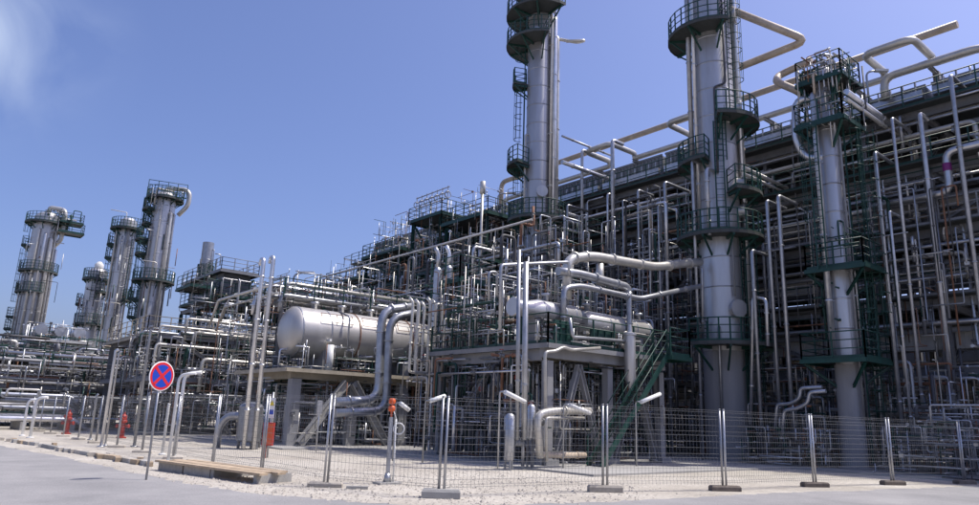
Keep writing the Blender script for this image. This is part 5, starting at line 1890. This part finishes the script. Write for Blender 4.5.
# ------------------------------------------------------------------ fire hydrants and hose cabinet
def hydrant(label, px, py):
    p = px_z(px, py)
    t = thing('fire_hydrant', label, 'hydrant', (p.x, p.y, 0))
    mb = MB()
    mb.lathe([(0.24, 0), (0.24, 0.06), (0.13, 0.08), (0.12, 0.75), (0.19, 0.78), (0.19, 0.86), (0.14, 0.9), (0.14, 1.1), (0.05, 1.2), (0.05, 1.3)], (p.x, p.y, 0), 'Z', 14)
    sharp(mb.build('barrel', 'red_paint', t), 40)
    for s in (-1, 1):
        mb = MB()
        mb.lathe([(0.07, 0.05), (0.07, 0.25), (0.1, 0.26), (0.1, 0.33)], (p.x, p.y, 0.6), (s * 0.77, -s * 0.64, 0), 10)
        mb.build('outlet', 'red_paint', t)
    mb = MB()
    mb.lathe([(0.08, 0.02), (0.08, 0.24), (0.11, 0.25), (0.11, 0.32)], (p.x, p.y, 0.95), (-0.64, -0.77, 0), 10)
    mb.build('outlet', 'red_paint', t)


hydrant('red fire hydrant behind the far fence panels', 66, 434)
hydrant('orange-red fire hydrant by the slim far column foot', 121, 438)
hc = px_z(266, 458)
hb = thing('hose_cabinet', 'bright red hose cabinet on a post beside the squat grey tank', 'cabinet', (hc.x, hc.y, 0))
fa = R(235)
fn = V((math.cos(fa), math.sin(fa), 0))
fu = V((-fn.y, fn.x, 0))
mb = MB()
o_ = V((hc.x, hc.y, 0))
mb.bar(o_ + V((0, 0, 0.42)), o_ + V((0, 0, 1.2)), 0.36, 0.26, fn)
mb.build('box', 'red_paint', hb)
mb = MB()
mb.bar(o_ + fn * 0.14 + V((0, 0, 0.46)), o_ + fn * 0.14 + V((0, 0, 1.16)), 0.31, 0.02, fn)
mb.build('door', 'orange_paint', hb)
mb = MB()
mb.tube([o_ - fn * 0.16, o_ - fn * 0.16 + V((0, 0, 2.25))], 0.035, 8)
mb.build('post', 'galvanised', hb)
mb = MB()
mb.tube([o_ - fu * 0.08 + V((0, 0, 0)), o_ - fu * 0.08 + V((0, 0, 0.42))], 0.07, 8)
mb.build('standpipe', 'red_paint', hb)
mb = MB()
mb.bar(o_ - fn * 0.1 + V((0, 0, 1.35)), o_ - fn * 0.1 + V((0, 0, 2.05)), 0.22, 0.015, fn)
sgn = mb.build('sign_plate', 'white_paint', hb)
mb = MB()
q0 = o_ - fn * 0.1 + fn * 0.012 + V((0, 0, 1.78))
i_ = len(mb.v)
for s, z in ((-0.085, 0.0), (0.085, 0.0), (0, 0.2)):
    mb.v.append(tuple(q0 + fu * s + V((0, 0, z))))
mb.quad(i_, i_ + 1, i_ + 2)
mb.build('warning_triangle', 'yellow_paint', sgn)
mb = MB()
mb.bar(o_ - fn * 0.1 + fn * 0.012 + V((0, 0, 1.48)), o_ - fn * 0.1 + fn * 0.012 + V((0, 0, 1.64)), 0.15, 0.004, fn)
mb.build('blue_square', 'blue_sign', sgn)

# notice board on two legs by the strut
nb = px_z(316, 452)
nbt = thing('notice_board', 'small pale notice board on a post beside the heavy diagonal strut', 'sign', (nb.x, nb.y, 0))
mb = MB()
mb.tube([(nb.x, nb.y, 0), (nb.x, nb.y, 2.1)], 0.03, 8)
mb.build('post', 'galvanised', nbt)
mb = MB()
mb.bar(V((nb.x, nb.y, 1.5)) + fn * 0.05, V((nb.x, nb.y, 2.1)) + fn * 0.05, 0.2, 0.02, fn)
mb.build('board', 'pale_pipe', nbt)

# ------------------------------------------------------------------ hose stand in the yard behind the corner post
hs = px_z(387, 484)
ht = thing('hose_stand', 'thin utility stand with a white ring and orange tag on a small concrete pad', 'stand', (hs.x, hs.y, 0))
mb = MB()
mb.box(hs.x - 0.3, hs.x + 0.3, hs.y - 0.18, hs.y + 0.18, 0.0, 0.05)
mb.build('pad', 'concrete', ht)
mb = MB()
mb.bar((hs.x, hs.y, 0.05), (hs.x, hs.y, 1.55), 0.08, 0.06)
mb.lathe([(0.11, 0.05), (0.06, 0.25)], (hs.x, hs.y, 0), 'Z', 6)
mb.build('post', 'galvanised', ht)
ex = V((0.77, -0.64, 0))
mb = MB()
for z in (1.75, 1.92):
    mb.lathe([(0.06, -0.07), (0.085, -0.03), (0.085, 0.03), (0.06, 0.07)], (hs.x, hs.y, z), 'Z', 8)
mb.bar((hs.x, hs.y, 1.55), (hs.x, hs.y, 1.98), 0.035)
mb.build('coupling', 'orange_paint', ht)
mb = MB()
mb.ring(V((hs.x, hs.y, 1.28)) + ex * 0.2, 0.13, 0.018, (-0.64, -0.77, 0), 16, 6)
mb.tube([V((hs.x, hs.y, 1.7)) + ex * 0.05, V((hs.x, hs.y, 1.4)) + ex * 0.17], 0.012, 5)
mb.build('ring', 'white_paint', ht)
mb = MB()
mb.tube([V((hs.x, hs.y, 1.5)) + ex * 0.12, V((hs.x, hs.y, 0.05)) + ex * 0.14], 0.022, 8)
mb.build('hose_pipe', 'white_paint', ht)
mb = MB()
pb = px_z(357, 489)
mb.bar((pb.x - 0.2, pb.y + 0.12, 0.035), (pb.x + 0.2, pb.y - 0.12, 0.035), 0.14, 0.06)
tag(mb.build('loose_block', 'concrete'), 'loose flat concrete block lying beside the utility stand', 'block')

# ------------------------------------------------------------------ plank bridge over the pit edge
A_, B_ = px_z(157, 470), px_z(258, 484)
pb_ = thing('plank_bridge', 'low bridge of weathered planks on concrete blocks at the road edge', 'planks', (A_.x, A_.y, 0))
dv = (B_ - A_).normalized()
wv = V((-dv.y, dv.x, 0))
if wv.y < 0:
    wv = -wv
Lb = (B_ - A_).length
for k in range(4):
    mb = MB()
    o_ = wv * (0.02 + 0.24 * k)
    s0 = 0.0 + (0.25 if k % 2 else 0)
    e0 = Lb - (0.1 if k % 2 else -0.15)
    mb.bar(A_ + o_ + dv * s0 + V((0, 0, 0.235 + 0.006 * (k % 2))), A_ + o_ + dv * e0 + V((0, 0, 0.215 + 0.006 * (k % 2))), 0.22, 0.05)
    mb.build('plank', 'timber', pb_)
for (s, l) in ((0.05, 0.95), (1.06, 0.95)):
    if s < Lb * 0.6:
        mb = MB()
        mb.bar(A_ + dv * (s * Lb / 3.6) + wv * 0.06 + V((0, 0, 0.1)), A_ + dv * ((s + l) * Lb / 3.6) + wv * 0.06 + V((0, 0, 0.1)), 0.14, 0.2)
        mb.build('support_block', 'stone', pb_)
for s in (0.58, 0.97):
    mb = MB()
    mb.bar(A_ + dv * (s * Lb) + V((0, 0, 0.1)), A_ + dv * (s * Lb) + wv * 0.95 + V((0, 0, 0.1)), 0.13, 0.2)
    mb.build('support_block', 'concrete', pb_)

# kerb stones and debris along the gravel edge
spots = [(14, 441, .5), (30, 444, .6), (48, 448, .7), (60, 451, .5), (70, 452, .8), (84, 454, .9), (100, 458, 1.0), (118, 461, .9), (132, 463, .8), (146, 465, .7), (54, 446, .3), (110, 457, .35), (140, 461, .3)]
for k in range(24):
    x = 2 + 6.4 * k
    spots.append((x, 439.5 + x * 0.178 + rng.uniform(-0.5, 0.5), rng.uniform(0.5, 1.1)))
for (x, y, l) in spots:
    p = px_z(x, y)
    mb = MB()
    an = R(90 + rng.uniform(-14, 14))
    e_ = V((math.cos(an), math.sin(an), 0)) * l * 0.8
    mb.bar(p - e_ * 0.5 + V((0, 0, 0.06)), p + e_ * 0.5 + V((0, 0, 0.06)), rng.uniform(0.13, 0.2), rng.uniform(0.1, 0.14))
    tag(mb.build('kerb_stone', rng.choice(['stone', 'concrete', 'timber'])), 'loose pale kerb block along the gravel edge of the road', 'kerb stone', 'loose kerb blocks')
# scattered stones on the gravel: nobody could count them
sc = MB()
r9 = random.Random(11)
for k in range(5200):
    t_ = r9.random()
    if t_ < 0.55:
        x, y = r9.uniform(0, 979), r9.triangular(440, 505, 478)
    else:
        x, y = r9.uniform(150, 640), r9.uniform(468, 505)
    p = px_z(x, y)
    # keep to the yard side of the road edge, with a few strays
    e_y = None
    for (x0_, y0_), (x1_, y1_) in zip(edge_px, edge_px[1:]):
        if x0_ <= x <= x1_:
            e_y = y0_ + (y1_ - y0_) * (x - x0_) / (x1_ - x0_)
    if e_y is None or y > e_y + (3 if r9.random() < 0.12 else 0.3) or p.x > 15.5:
        continue
    s = r9.uniform(0.012, 0.045) * (1.6 if r9.random() < 0.06 else 1)
    i_ = len(sc.v)
    ro = r9.uniform(0, 6.28)
    for j in range(4):
        a_ = ro + j * 1.571
        sc.v.append((p.x + s * math.cos(a_) * r9.uniform(0.7, 1.2), p.y + s * math.sin(a_) * r9.uniform(0.7, 1.2), 0.006 - s * 0.2))
    sc.v.append((p.x + r9.uniform(-.3, .3) * s, p.y + r9.uniform(-.3, .3) * s, s * r9.uniform(0.5, 0.9)))
    for j in range(4):
        sc.quad(i_ + j, i_ + (j + 1) % 4, i_ + 4)
o = sc.build('loose_stones', 'stone')
o['kind'] = 'stuff'
o['label'] = 'pale loose stones strewn over the gravel yard edge'
o['category'] = 'stones'
